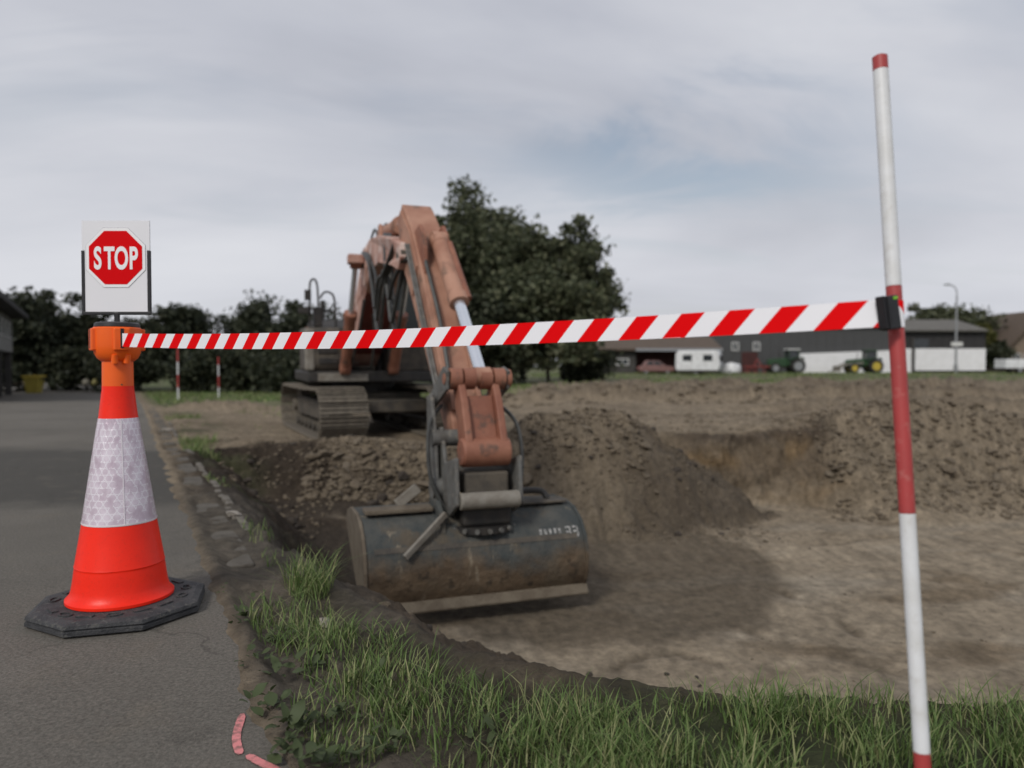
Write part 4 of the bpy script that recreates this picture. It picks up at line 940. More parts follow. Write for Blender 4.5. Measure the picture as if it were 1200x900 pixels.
    hose([(1.3, LB - .30, 1.25), (1.55, LB - .32, 1.35), (2.1, LB - .30, 1.75), (2.6, LB - .27, 2.30)], .022); hose([(1.3, LB + .05, 1.3), (1.7, LB - .02, 1.25), (2.2, LB - .05, 1.7), (2.4, LB - .10, 2.1)], .022)
    hose([(st(2.6, .06)[0], LB - .22, st(2.6, .06)[1]), (8.0, LB - .40, .72), (8.12, LB - .42, .3), (8.2, LB - .30, .0)], .018)
    hose([(st(2.5, .06)[0], LB + .22, st(2.5, .06)[1]), (8.1, LB + .38, .75), (8.25, LB + .38, .3), (8.22, LB + .28, -.02)], .018)
    return root
ROOT_EX = build_excavator()
def shear_arm(ex):
    # sideways shear bends boom and stick out of line to suit the camera view
    def f(s_): return float(np.interp(s_, (0, 2.7, 6.2, 7.9), (.12, .12, -.13, 0)))
    for o in ex.children_recursive:
        q = o
        while q.parent is not ex: q = q.parent
        if q.name.split('.')[0] in ('boom', 'boom_cylinder', 'boom_bracket', 'stick_cylinder', 'stick', 'bucket_cylinder', 'hose'):
            for v in o.data.vertices: v.co.y += f(v.co.x)
shear_arm(ROOT_EX)
#@@SECTION4
# ------------------------------------------------------------------ background buildings
M_SHEETD = mat('dark_grey_cladding', (.060, .061, .062), .6, (.050, .050, .050), 1.5, .6)
M_BLACKW = mat('black_stained_boards', (.022, .021, .022), .7, (.034, .032, .031), 2, .7)
M_WHITEW = mat('white_plinth_wall', (.76, .76, .77), .8, (.66, .66, .66), 1.2, .6)
M_ROOFG = mat('fibre_cement_roof', (.125, .118, .104), .85, (.090, .084, .074), 1.5, .8)
M_ROOFB = mat('brown_tile_roof', (.080, .058, .042), .85, (.110, .080, .058), 3, .8)
M_REDB = mat('dark_red_boards', (.060, .016, .014), .8, (.040, .013, .012), 2, .7)
M_GREYB = mat('weathered_grey_boards', (.060, .056, .052), .85, (.040, .037, .034), 2, .7)
M_WFRAME = mat('white_window_frame', (.62, .62, .60), .6)
M_PANE = mat('window_pane', (.030, .034, .038), .12, (.05, .055, .06), 2, .6)
M_BRICKT = mat('tan_render', (.20, .155, .115), .85, (.16, .12, .09), 2, .6)
M_HOUSEG = mat('grey_render', (.24, .235, .22), .85, (.085, .083, .08), 1.5, .6)
M_CARAVAN = mat('caravan_white', (.72, .73, .74), .45, (.50, .50, .50), 2, .6)
M_GREEN = mat('tractor_green', (.020, .060, .022), .5, (.016, .045, .018), 3, .6)
M_YELLOW = mat('yellow_paint', (.46, .35, .05), .5, (.50, .36, .04), 3, .5)
M_TYRE = mat('tyre_rubber', (.016, .016, .016), .85, (.04, .036, .03), 6, .7)
M_GALV = mat('galvanised_steel', (.30, .31, .32), .5, (.24, .245, .25), 3, .6, metal=.3)
M_REDM = mat('red_machine_paint', (.22, .030, .025), .6, (.14, .03, .025), 4, .7)
def win(parent, x0, x1, y, z0, z1, bars=1):
    w = MB(); t = .09; w.box(x0, x1, y - .10, y + .02, z0, z0 + t); w.box(x0, x1, y - .10, y + .02, z1 - t, z1); w.box(x0, x0 + t, y - .099, y + .02, z0 + t, z1 - t); w.box(x1 - t, x1, y - .099, y + .02, z0 + t, z1 - t)
    for b in range(bars): c = x0 + (x1 - x0) * (b + 1) / (bars + 1); w.box(c - .035, c + .035, y - .098, y + .02, z0 + t, z1 - t)
    o = w.build('window', M_WFRAME, parent); MB().box(x0 + t, x1 - t, y - .05, y + .01, z0 + t, z1 - t).build('pane', M_PANE, o)
def X_at(x, Y): return (x - CX) / FPX * Y * math.cos(PITCH) ** -1
def Z_at(y, Y): return px(CX, y, Y).z

def big_barn():
    Y = 88; g = .2; root = empty('barn', (X_at(940, Y), Y, g), 0, 'long dark grey barn with white plinth wall behind the tractors', 'barn', 'farm buildings')
    x0, x1 = X_at(838, Y) - root.location.x, X_at(1046, Y) - root.location.x; h = Z_at(383, Y) - g; D = 18
    zp = Z_at(414, Y) - g
    b = MB().box(x0, x1, 0, D, -.4, h); w = b.build('wall', M_SHEETD, root)
    xm = X_at(936, Y) - root.location.x
    p = MB().prism([(xm, -.4), (x1 - .06, -.4), (x1 - .06, zp + .35), (xm, zp - .05)], -.35, -.005).build('plinth', M_WHITEW, root)
    MB().box(x0 - .3, x1 + .2, -.4, D + .3, h + .003, h + .18).build('eave', M_GREYB, root)
    MB().prism([(-.6, h + .185), (D / 2, h + 1.5), (D + .6, h + .185)], x0 - .4, x1 + .3, 'yz').build('roof', M_ROOFG, root)
    for x in np.arange(x0 + 1.1, x1 - .2, 1.1): MB().box(x - .03, x + .03, -.03, -.003, zp + .4 if x > xm else -.2, h - .02).build('cladding_rib', M_SHEETD, w)
    for cx in (861, 886):
        q = X_at(cx, Y) - root.location.x; win(root, q - .42, q + .42, -.02, Z_at(411, Y) - g, Z_at(401, Y) - g)
    q = X_at(878, Y) - root.location.x; d = MB().box(q - .95, q + .95, -.12, -.004, -.2, Z_at(412.5, Y) - g).build('door', M_REDB, root); MB().box(q + .6, q + .7, -.2, -.121, .9, 1.0).build('handle', M_GALV, d)
big_barn()
def right_barn():
    Y = 92; g = .2; root = empty('barn', (X_at(1098, Y), Y, g), 0, 'low barn with grey pitched roof, black boards and white lower wall', 'barn', 'farm buildings')
    ox = root.location.x; x0, x1 = X_at(1047, Y) - ox, X_at(1154, Y) - ox; h = Z_at(388, Y) - g; zp = Z_at(408.5, Y) - g; D = 12
    w = MB().box(x0, x1, 0, D, -.4, h).build('wall', M_BLACKW, root)
    dx0, dx1 = X_at(1068, Y) - ox, X_at(1087, Y) - ox
    p = MB().box(x0 + .02, dx0, -.12, -.004, -.4, zp); p.box(X_at(1071.5, Y) - ox, x1 - .02, -.12, -.004, .3, zp); p.build('plinth', M_WHITEW, root)
    dr = MB().box(dx0 - .1, dx0 + .18, -.2, -.1205, -.3, Z_at(396, Y) - g).build('door_post', M_GREYB, root)
    MB().box(dx0 + .2, dx1, -.08, -.003, zp + .02, Z_at(397, Y) - g).build('door_opening', M_PANE, root)
    MB().prism([(-.7, h - .05), (-.7, h + .12), (D / 2, Z_at(374.5, Y + D / 2) - g), (D + .7, h + .12), (D + .7, h - .05)], x0 - .6, x1 - .1, 'yz').build('roof', M_ROOFG, root)
    for x in np.arange(x0 + 1, x1, 1.0): MB().box(x - .04, x + .04, -.04, -.002, zp + .1, h - .06).build('board_strip', M_BLACKW, w)
right_barn()
def shed():
    Y = 80; g = .2; root = empty('shed', (X_at(765, Y), Y, g), 0, 'low open-fronted shed with dark red boards behind the white caravan', 'shed', 'farm buildings')
    ox = root.location.x; x0, x1 = X_at(690, Y) - ox, X_at(842, Y) - ox; h = Z_at(411, Y) - g; D = 9
    MB().box(x0, x1, 3.0, D, -.4, h + .25).build('wall', M_REDB, root)
    f = MB().box(x0 + .6, X_at(744, Y) - ox, .2, 2.99, -.4, h - .1).build('front_wall', M_GREYB, root)
    for a, b in ((703, 719), (722, 737)): win(root, X_at(a, Y) - ox, X_at(b, Y) - ox, .19, Z_at(428, Y) - g, Z_at(420, Y) - g, 1)
    for a in (744.5, 796, 838): c = X_at(a, Y) - ox; MB().box(c - .12, c + .12, .3, .55, -.4, h - .02).build('post', M_GREYB, root)
    for k in range(9): c = X_at(748 + k * 10, Y) - ox; MB().box(c - .05, c + .05, 2.94, 2.998, -.3, h + .1).build('board_strip', M_REDB, root)
    r = MB().prism([(-.5, h), (-.5, h + .22), (D / 2, h + 1.7), (D + .5, h + .3), (D + .5, h + .1)], x0 - .4, x1 + .3, 'yz').build('roof', M_ROOFB, root)
    MB().box(X_at(744, Y) - ox, x1 + .28, -.62, -.505, h - .05, h + .25).build('gutter', M_GALV, r)
shed()
def left_house():
    # long side parallel to the lane, seen at a grazing angle; local -y faces the lane
    g = -.45; c = px(15, 428, 40); root = empty('house', (c.x, c.y, g), R(120), 'grey two-storey house with dark eaves beside the lane and yellow tub', 'house')
    h = Z_at(373, 40) - g; zf = Z_at(413, 40) - g; x0, x1 = -17.0, 0.0
    MB().box(x0, x1, 0, 9, zf, h).build('upper_wall', M_HOUSEG, root); MB().box(x0, x1 - .3, .7, 9, -.4, zf - .003).build('lower_wall', M_BLACKW, root)
    for a in np.arange(-15.4, -.5, 1.9): w = MB().box(a - .32, a + .32, -.06, -.003, zf + .7, h - .35).build('window', M_WFRAME, root); MB().box(a - .25, a + .25, -.075, -.061, zf + .77, h - .42).build('pane', M_PANE, w)
    for a in (-.3, -5.5, -11): MB().box(a - .15, a + .15, .05, .35, -.4, zf - .004).build('post', M_GREYB, root)
    MB().prism([(-.7, h + .003), (9.7, h + .003), (9.75, h + .2), (4.5, h + 2.2), (-.75, h + .2)], x0 - .5, x1 + .5, 'yz').build('roof', M_BLACKW, root)
left_house()
def far_house():
    Y = 105; g = .25; root = empty('house', (X_at(1215, Y), Y, g), 0, 'tan house with brown tiled gable roof past the lamp post', 'house')
    ox = root.location.x; x0, x1 = X_at(1176, Y) - ox, X_at(1262, Y) - ox; xm = (x0 + x1) / 2 + 0.2; h = Z_at(413, Y) - g; pk = Z_at(366, Y) - g
    MB().prism([(x0, -.4), (x1, -.4), (x1, h), (xm, pk - .3), (x0, h)], 0, 12).build('wall', M_BRICKT, root)
    rf = MB()
    rf.prism([(x0 - .9, h - .55), (xm, pk), (xm, pk + .35), (x0 - 1.0, h - .2)], -.7, 12.6); rf.prism([(xm + .001, pk), (x1 + .9, h - .55), (x1 + 1.0, h - .2), (xm + .001, pk + .35)], -.7, 12.6); rf.build('roof', M_ROOFB, root)
    for a in (1190, 1204): c = X_at(a, Y) - ox; win(root, c - .6, c + .6, -.01, Z_at(425, Y) - g, Z_at(414, Y) - g)
far_house()

# ------------------------------------------------------------------ vehicles and yard things
def wheel(parent, x, y, z, r, w, hubm, nm='wheel'):
    t = MB(); t.lathe([(r * .62, -w / 2), (r * .92, -w / 2), (r, -w * .32), (r, w * .32), (r * .92, w / 2), (r * .62, w / 2)], n=28, close=False)
    t.v = [(a + x, c + y, b + z) for a, b, c in t.v]; o = t.build(nm, M_TYRE, parent, smooth=True)
    t = MB(); t.cyl((x, y - w * .36, z), (x, y + w * .36, z), r * .64, n=24); t.cyl((x, y - w * .45, z), (x, y + w * .45, z), r * .22, n=12); t.build('rim', hubm, o, smooth=True)
    if r > .6:
        for k in range(18):
            a = 2 * math.pi * k / 18; t = MB(); t.M = Matrix.Translation((x, y, z)) @ Matrix.Rotation(a, 4, 'Y'); t.box(-.05, .05, -w * .45, w * .45, r - .02, r + .04); t.build('lug', M_TYRE, o)
def tractor(px_c, py, Y, face, scale, label, loader):
    p = px(px_c, py, Y); root = empty('tractor', (p.x, p.y, gz(p.x, p.y)), R(180) if face < 0 else 0, label, 'tractor', 'green tractors'); root.scale = (scale,) * 3
    MB().prism([(.2, .75), (2.35, .75), (2.45, 1.0), (2.4, 1.45), (2.2, 1.58), (.2, 1.72)], -.38, .38).build('hood', M_GREEN, root, bevel=.06)
    MB().box(-1.15, 2.1, -.28, .28, .55, .75).build('chassis', M_DARK, root, bevel=.03)
    c = MB()
    for (x, y) in ((-.95, -.7), (-.95, .62), (.22, -.7), (.22, .62)): c.bar((x, y + .04, 1.35), (x * .9 - .04, (y + .04) * .94, 2.62), .08, .08, up=(1, 0, 0))
    c.box(-1.0, .3, -.6, .6, .9, 1.35); cab = c.build('cab', M_GREEN, root, bevel=.02)
    MB().box(-1.08, .36, -.76, .76, 2.60, 2.74).build('cab_roof', M_GREEN if loader else M_WFRAME, cab, bevel=.05)
    MB().box(-.88, .16, -.58, .58, 1.352, 2.595).build('cab_window', M_PANE, cab)
    for s in (-1, 1):
        wheel(root, -.75, s * .82, .82, .82, .48, M_YELLOW if loader else M_GALV); wheel(root, 1.75, s * .75, .58, .58, .36, M_YELLOW if loader else M_GALV)
        f = MB(); f.prism([(-1.45, 1.55), (-1.25, 1.80), (-.3, 1.80), (.1, 1.5), (.05, 1.45), (-.35, 1.72), (-1.2, 1.72), (-1.4, 1.5)], s * .82 - .24, s * .82 + .24); f.build('fender', M_GREEN, root)
    MB().cyl((1.2, .3, 1.6), (1.2, .3, 2.4), .045, n=10).build('exhaust', M_DARK, root, smooth=True)
    if loader:
        for s in (-.62, .62): m = MB(); m.bar((.6, s, 1.2), (2.6, s, 1.05), .12, .2); m.bar((2.6, s, 1.05), (3.5, s, .45), .12, .2); m.build('loader_arm', M_LGREY, root, bevel=.02)
        m = MB(); m.prism([(3.45, .2), (4.1, .18), (4.1, .24), (3.55, .3), (3.52, .85), (3.45, .85)], -1.0, 1.0); m.build('loader_bucket', M_LGREY, root)
    else:
        m = MB(); m.box(2.46, 2.9, -.5, .5, .6, 1.1); m.build('front_weight', M_DARK, root, bevel=.05)
tractor(924, 438.5, 84, -1, 1.0, 'green tractor with dark wheels parked before the white plinth wall', False)
tractor(1015, 437.5, 84, -1, .96, 'green tractor with yellow wheels and front loader beside the white plinth', True)
def caravan():
    Y = 74; p = px(820, 438.5, Y); g = gz(p.x, p.y); root = empty('caravan', (p.x, p.y, g), R(-24), 'white touring caravan parked before the red shed', 'caravan')
    h = Z_at(411, Y) - g
    MB().prism([(-2.15, .42), (1.95, .42), (2.1, .9), (2.0, h - .35), (1.8, h), (-1.95, h), (-2.2, h - .3), (-2.25, .9)], -1.05, 1.05).build('body', M_CARAVAN, root, bevel=.07)
    MB().box(-2.1, 1.9, -1.02, 1.02, .25, .415).build('skirt', M_GREYB, root)
    for a, b in ((-1.5, -.6), (.5, 1.4)): MB().box(a, b, -1.075, -1.051, 1.35, 1.95).build('window', M_PANE, root, bevel=.01)
    for a in (-.55, .25): MB().box(2.09, 2.125, a - .28, a + .28, 1.3, 1.9).build('window', M_PANE, root)
    for a in (-.55, .25): MB().box(-2.275, -2.24, a - .28, a + .28, 1.3, 1.9).build('window', M_PANE, root)
    for s in (-1, 1): wheel(root, -.2, s * .92, .31, .31, .2, M_GALV)
    m = MB(); m.bar((2.0, -.4, .38), (3.1, 0, .38), .07, .1); m.bar((2.0, .4, .38), (3.1, 0, .38), .07, .1); m.cyl((2.9, 0, -.02), (2.9, 0, .5), .04, n=8); m.build('drawbar', M_GALV, root)
caravan()
def car():
    Y = 76; p = px(768, 439, Y); g = gz(p.x, p.y); root = empty('car', (p.x, p.y, g), 0, 'old faded pink hatchback car parked in front of the shed', 'car')
    M_C = mat('faded_pink_paint', (.22, .115, .105), .5, (.16, .085, .075), 3, .6)
    b = MB().prism([(-1.7, .28), (1.75, .28), (1.82, .5), (1.75, .74), (.85, .86), (-.95, .90), (-1.6, .82), (-1.78, .6)], -.78, .78).build('body', M_C, root, bevel=.05)
    rf = MB(); v0 = [(-1.35, .86), (.95, .84), (.25, 1.36), (-.95, 1.38)]; rf.prism(v0, -.66, .66); rf.build('roof', M_C, root, bevel=.06)
    for s in (-1, 1):
        MB().prism([(-1.1, .93), (-.32, .93), (-.32, 1.29), (-.86, 1.29)], *sorted((s * .662, s * .672))).build('side_window', M_PANE, root); MB().prism([(-.24, .93), (.66, .92), (.22, 1.29), (-.24, 1.29)], *sorted((s * .662, s * .672))).build('side_window', M_PANE, root)
        for x in (-1.1, 1.12): wheel(root, x, s * .68, .29, .29, .18, M_GALV)
        MB().box(1.74, 1.83, s * .55 - .14, s * .55 + .14, .55, .68).build('headlight', M_WFRAME, root, bevel=.02)
        MB().box(-1.80, -1.72, s * .6 - .1, s * .6 + .1, .6, .74).build('tail_light', M_REDM, root)
    MB().prism([(.36, 1.30), (.88, .92), (.90, .935), (.38, 1.315)], -.58, .58).build('windscreen', M_PANE, root)
car()
def lamp():
    Y = 80; p = px(1120, 433, Y); g = gz(p.x, p.y); root = empty('street_lamp', (p.x, p.y, g), 0, 'tall grey street lamp with curved arm in front of the low barn', 'street lamp')
    top = Z_at(346, Y) - g; MB().cyl((0, 0, -.3), (0, 0, top), .13, .085, 14).build('mast', M_GALV, root, smooth=True)
    MB().tube([(0, 0, top - .01), (-.06, 0, top + .55), (-.35, 0, top + .95), (-.85, 0, top + 1.12)], .06, 8).build('arm', M_GALV, root, smooth=True)
    MB().prism([(-1.45, top + 1.06), (-.8, top + 1.05), (-.72, top + 1.18), (-1.0, top + 1.26), (-1.4, top + 1.18)], -.14, .14).build('lamp_head', M_GALV, root, bevel=.03)
    MB().box(-.62, .62, -.17, -.135, Z_at(405.5, Y) - g, Z_at(401, Y) - g).build('sign_plate', M_WFRAME, root)
    MB().box(-.16, .16, -.16, .16, .35, .95).build('service_box', M_GALV, root, bevel=.02)
lamp()
def trailer():
    Y = 82; p = px(1192, 433, Y); g = gz(p.x, p.y); root = empty('trailer', (p.x, p.y, g), 0, 'low white flat-sided farm trailer beside the far house', 'trailer')
    MB().box(-1.9, 2.6, -1, 1, .55, 1.55).build('box', M_CARAVAN, root, bevel=.04); MB().box(-1.8, 2.5, -.8, .8, .4, .545).build('chassis', M_DARK, root)
    for x in (-.3, .6): 
        for s in (-1, 1): wheel(root, x, s * .85, .36, .36, .22, M_GALV)
    MB().bar((-1.9, 0, .48), (-3.0, 0, .45), .12, .1).build('drawbar', M_DARK, root)
trailer()
def red_harrow():
    Y = 80; p = px(888, 438, Y); g = gz(p.x, p.y); root = empty('harrow', (p.x, p.y, g), 0, 'red farm harrow frame standing by the red barn door', 'farm machine')
    m = MB(); m.bar((-1.3, 0, .75), (1.3, 0, .75), .16, .16); m.bar((-1.3, .8, .75), (1.3, .8, .75), .16, .16)
    for x in (-1.2, -.4, .4, 1.2): m.bar((x, -.05, .75), (x, .85, .75), .1, .12)
    m.bar((-.4, 0, .83), (0, .2, 1.6), .1, .1); m.bar((.4, 0, .83), (0, .2, 1.6), .1, .1); m.build('frame', M_REDM, root)
    for k in range(9): x = -1.2 + .3 * k; t = MB(); t.tube([(x, .4 * (k % 3), .7), (x, .4 * (k % 3) + .25, .45), (x, .4 * (k % 3) + .05, .0)], .04, 6); t.build('tine', M_REDM, root)
red_harrow()
def tank():
    Y = 82; p = px(857, 436, Y); g = gz(p.x, p.y); root = empty('water_tank', (p.x, p.y, g), 0, 'squat white plastic water tank under the barn windows', 'tank')
    MB().lathe([(.9, .0), (1.05, .15), (1.05, .7), (.9, 1.0), (.3, 1.12), (.28, 1.2)], n=28).build('tank_body', M_CARAVAN, root, smooth=True); MB().cyl((0, 0, 1.2), (0, 0, 1.26), .3, n=18).build('cap', M_DARK, root)
tank()
def tub():
    Y = 43; p = px(40, 460.5, Y); g = gz(p.x, p.y); g = max(g, float(base_z(np.array([p.x]), np.array([p.y]))[0])); root = empty('waste_tub', (p.x, p.y, g), R(10), 'yellow tapered waste tub standing at the lane edge by the house', 'bin')
    def ring(a, b, z): return [(-a, -b, z), (a, -b, z), (a, b, z), (-a, b, z)]
    v = ring(.30, .30, 0) + ring(.42, .42, 1.0) + ring(.39, .39, 1.0) + ring(.27, .27, .06)
    f = [(3, 2, 1, 0)] + [(j * 4 + i, j * 4 + (i + 1) % 4, (j + 1) * 4 + (i + 1) % 4, (j + 1) * 4 + i) for j in range(3) for i in range(4)] + [(12, 13, 14, 15)]
    MB().add(v, f).build('body', mat('dull_yellow_plastic', (.36, .29, .045), .6, (.28, .22, .04), 3, .6), root, bevel=.03)
    m = MB()
    for (a, b, c, d) in ((-.47, .47, -.47, -.425), (-.47, .47, .425, .47), (-.47, -.425, -.424, .424), (.425, .47, -.424, .424)): m.box(a, b, c, d, .93, 1.02)
    m.build('rim', M_YELLOW, root, bevel=.01); MB().tube([(.40, -.2, .85), (.54, -.18, .82), (.54, .18, .82), (.40, .2, .85)], .03, 8).build('handle', M_DARK, root, smooth=True)
tub()
for k, (x, c) in enumerate(((101, 'pale stone-grey'), (112, 'yellowish'))):
    Y = 45; p = px(x, 451, Y); g = float(base_z(np.array([p.x]), np.array([p.y]))[0])
    root = empty('bollard', (p.x, p.y, g), 0, '%s topped short bollard by the lane in front of the hedge' % c, 'bollard', 'short bollards by the hedge')
    MB().cyl((0, 0, -.1), (0, 0, .42), .10, .09, 14).build('post', M_DARK, root, smooth=True)
    MB().lathe([(.05, .40), (.19, .45), (.22, .56), (.18, .70), (.07, .78)], n=20).build('cap', mat('bollard_cap_tone', (.24, .22, .17) if k == 0 else (.26, .23, .08), .6), root, smooth=True)

# ------------------------------------------------------------------ trees
def leaf_mat(name, a, b, c):
    m = bpy.data.materials.new(name); m.use_nodes = True; t = m.node_tree; p = t.nodes['Principled BSDF']; p.inputs['Roughness'].default_value = .6; p.inputs['Specular IOR Level'].default_value = .3
    g = t.nodes.new('ShaderNodeNewGeometry'); r = t.nodes.new('ShaderNodeValToRGB'); t.links.new(g.outputs['Random Per Island'], r.inputs[0])
    e = r.color_ramp.elements; e[0].color = (*a, 1); e[1].color = (*c, 1); q = e.new(.55); q.color = (*b, 1)
    t.links.new(r.outputs[0], p.inputs['Base Color'])
    tr = t.nodes.new('ShaderNodeBsdfTranslucent'); t.links.new(r.outputs[0], tr.inputs['Color']); mx = t.nodes.new('ShaderNodeMixShader'); mx.inputs[0].default_value = .25
    t.links.new(p.outputs[0], mx.inputs[1]); t.links.new(tr.outputs[0], mx.inputs[2]); t.links.new(mx.outputs[0], t.nodes['Material Output'].inputs['Surface'])
    return m
M_LEAF = leaf_mat('dark_leaves', (.036, .046, .023), (.076, .088, .046), (.155, .162, .094))
M_LEAF2 = leaf_mat('hedge_leaves', (.016, .022, .011), (.034, .042, .023), (.080, .086, .050))
M_LEAF3 = leaf_mat('olive_leaves', (.040, .045, .012), (.075, .080, .022), (.13, .12, .04))
M_BARK = mat('bark', (.045, .038, .030), .9, (.025, .021, .017), 8, .8, .5, 30)
def leaf_cards(P, size, rng):
    n = len(P); a = rng.normal(size=(n, 3)); a /= np.linalg.norm(a, axis=1)[:, None]; b = np.cross(a, rng.normal(size=(n, 3))); b /= np.linalg.norm(b, axis=1)[:, None]
    s = size * rng.uniform(.6, 1.35, (n, 1)); c = np.cross(a, b)
    V = np.stack([P - a * s, P + b * s * .55 + c * s * .12, P + a * s, P - b * s * .55 + c * s * .12], 1).reshape(-1, 3)
    F = np.arange(4 * n).reshape(-1, 4); return V, F
def make_tree(name, label, group, cat, loc, h, w, base, nclump, nleaf, size, m, seed, spread=.16, dep=None, trunk_r=None, shape=1.0):
    rng = np.random.default_rng(seed); root = empty(name, loc, rng.uniform(0, 6.28), label, cat, group)
    rx = w / 2; ch = (h - base); cen = np.array([0, 0, base + ch * .5])
    u = rng.normal(size=(nclump, 3)); u /= np.linalg.norm(u, axis=1)[:, None]; rad = rng.uniform(.12, 1, (nclump, 1)) ** (1 / 2.2)
    lob = 1 + .22 * np.sin(u[:, :1] * 3.1 + seed) + .18 * np.cos(u[:, 1:2] * 4.3 + seed * 2) + .12 * np.sin(u[:, 2:] * 5 + seed)
    c = u * rad * lob / 1.25
    tz = c[:, 2:]; nar = 1 - .28 * shape * np.clip(tz, 0, 1) ** 2
    C = cen + np.hstack([c[:, :2] * rx * nar, c[:, 2:] * ch * .5])
    k = nleaf // nclump; sp = spread * w * rng.uniform(.5, 1.25, (nclump, 1, 1)) * np.array([1, 1, .75])
    P = (C[:, None, :] + np.clip(rng.normal(size=(nclump, k, 3)), -1.7, 1.7) * sp * .5).reshape(-1, 3); P[:, 2] = np.clip(P[:, 2], .05, None)
    V, F = leaf_cards(P, size, rng); np_mesh('crown', V, F, m, root, smooth=False)
    tr = trunk_r or h * .022; t = MB(); top = Vector((rng.uniform(-.1, .1) * rx, rng.uniform(-.1, .1) * rx, base + ch * .62)); t.tube([(0, 0, -.3), (.04 * rx, 0, base * .5 + .2), (top.x * .5, top.y * .5, base + ch * .25), tuple(top)], (tr, tr * .3), 10)
    for q in range(min(34, nclump)):
        e = Vector(C[q]); f0 = rng.uniform(.12, .5); s = Vector((top.x * f0, top.y * f0, base * .6 + ch * f0 * .75 + .1)); mid = s.lerp(e, .5) + Vector((0, 0, .06 * ch)); t.tube([s, mid, e], (tr * .38, tr * .07), 6, 4)
    t.build('trunk', M_BARK, root, smooth=True); return root
def tree_at(name, label, group, cat, x, Y, ytop, wpx, seed, m, base=.15, nclump=90, nleaf=9000, size=.2, **kw):
    X = X_at(x, Y); g = gz(X, Y) if road_d(np.array([X]), np.array([Y]))[0] > .3 else float(base_z(np.array([X]), np.array([Y]))[0]); h = Z_at(ytop, Y) - g
    return make_tree(name, label, group, cat, (X, Y, g), h, wpx / FPX * Y, base * h, nclump, nleaf, size, m, seed, **kw)
GT = 'trees behind the excavator'
tree_at('leafy_tree', 'tallest leafy tree rising directly behind the excavator arm', GT, 'tree', 548, 50, 212, 140, 1, M_LEAF, .10, 130, 14000, .19, spread=.14, shape=.5)
tree_at('leafy_tree', 'broad leafy tree in the middle of the clump behind the excavator', GT, 'tree', 612, 48, 232, 150, 12, M_LEAF, .08, 130, 14000, .19, spread=.14, shape=.5)
tree_at('leafy_tree', 'rounded leafy tree ending the clump above the shed', GT, 'tree', 675, 47, 254, 128, 3, M_LEAF, .10, 120, 12500, .19, spread=.14, shape=.5)
tree_at('leafy_tree', 'low leafy tree filling the clump beneath the rounded tree', GT, 'tree', 640, 44, 305, 130, 4, M_LEAF, .02, 110, 13000, .19, spread=.18)
tree_at('leafy_tree', 'low leafy tree filling the clump beneath the tallest tree', GT, 'tree', 575, 44, 330, 110, 5, M_LEAF2, .02, 90, 10000, .19, spread=.18)
tree_at('leafy_tree', 'leafy tree filling the notch between the tallest and broad trees', GT, 'tree', 580, 51, 234, 110, 41, M_LEAF, .2, 95, 9500, .19, spread=.15, shape=.3)
GH = 'hedge trees along the lane'
HX = [(8, 46, 326, 95, 'dark leafy tree rising behind the grey house'), (62, 49, 338, 90, 'dark leafy tree between the grey house and the traffic cone sign'), (110, 50, 352, 70, 'dark leafy tree behind the bollards and sign holder'),
      (165, 48, 368, 70, 'low dark leafy tree just past the cone head along the hedge'), (212, 50, 340, 78, 'dark bushy tree behind the thinner two ranging poles'), (300, 49, 342, 92, 'wide dark leafy tree between the far ranging poles and excavator'),
      (352, 47, 352, 76, 'dark leafy tree next to the excavator handrails'), (410, 50, 350, 90, 'dark leafy tree hidden partly by the excavator tank'), (470, 52, 345, 90, 'dark leafy tree hidden behind the excavator boom')]
for i, (x, Y, yt, wp, lab) in enumerate(HX):
    tree_at('hedge_tree', lab, GH, 'tree', x, Y, yt, wp, 20 + i, M_LEAF2, .04, 80, 9500, .17, spread=.19, shape=.5)
GB = 'clipped bushes under the hedge trees'
for i, (x, Y, yt, wp) in enumerate(((-10, 45, 405, 80), (85, 47, 405, 70), (150, 46, 410, 70), (232, 45, 408, 75), (275, 45.5, 402, 70), (330, 44, 405, 80), (395, 46, 400, 80), (520, 46, 400, 80), (690, 46, 405, 60))):
    lab = ['low dark bush against the grey house', 'low dark bush behind the short bollards', 'low dark bush behind the cone collar', 'low dark bush behind the two thin poles', 'low dark bush just past the thin poles towards the excavator', 'low dark bush beside the excavator track', 'low dark bush behind the excavator tank', 'low dark bush behind the bucket cylinder', 'low dark bush against the shed end'][i]
    tree_at('bush', lab, 'bushes under the trees', 'bush', x, Y, yt, wp, 60 + i, M_LEAF2, .0, 45, 5200, .15, spread=.24, shape=.2)
for i, (x, Y, yt, wp, mm, lab) in enumerate(((1082, 112, 348, 62, M_LEAF, 'green tree rising over the low barn roof beside the leaning pole'), (1128, 112, 354, 66, M_LEAF, 'green tree rising over the low barn roof behind the street lamp'), (1149, 104, 372, 28, M_LEAF3, 'yellowish slim tree at the end of the low barn'), (1165, 103, 400, 34, M_LEAF2, 'dark shrub between the low barn and tan house'), (1098, 114, 362, 60, M_LEAF2, 'dark tree in the gap between two green barn trees'))):
    tree_at('barn_tree', lab, 'trees behind the barns', 'tree', x, Y, yt, wp, 80 + i, mm, .1, 70, 6000, .34, spread=.2)
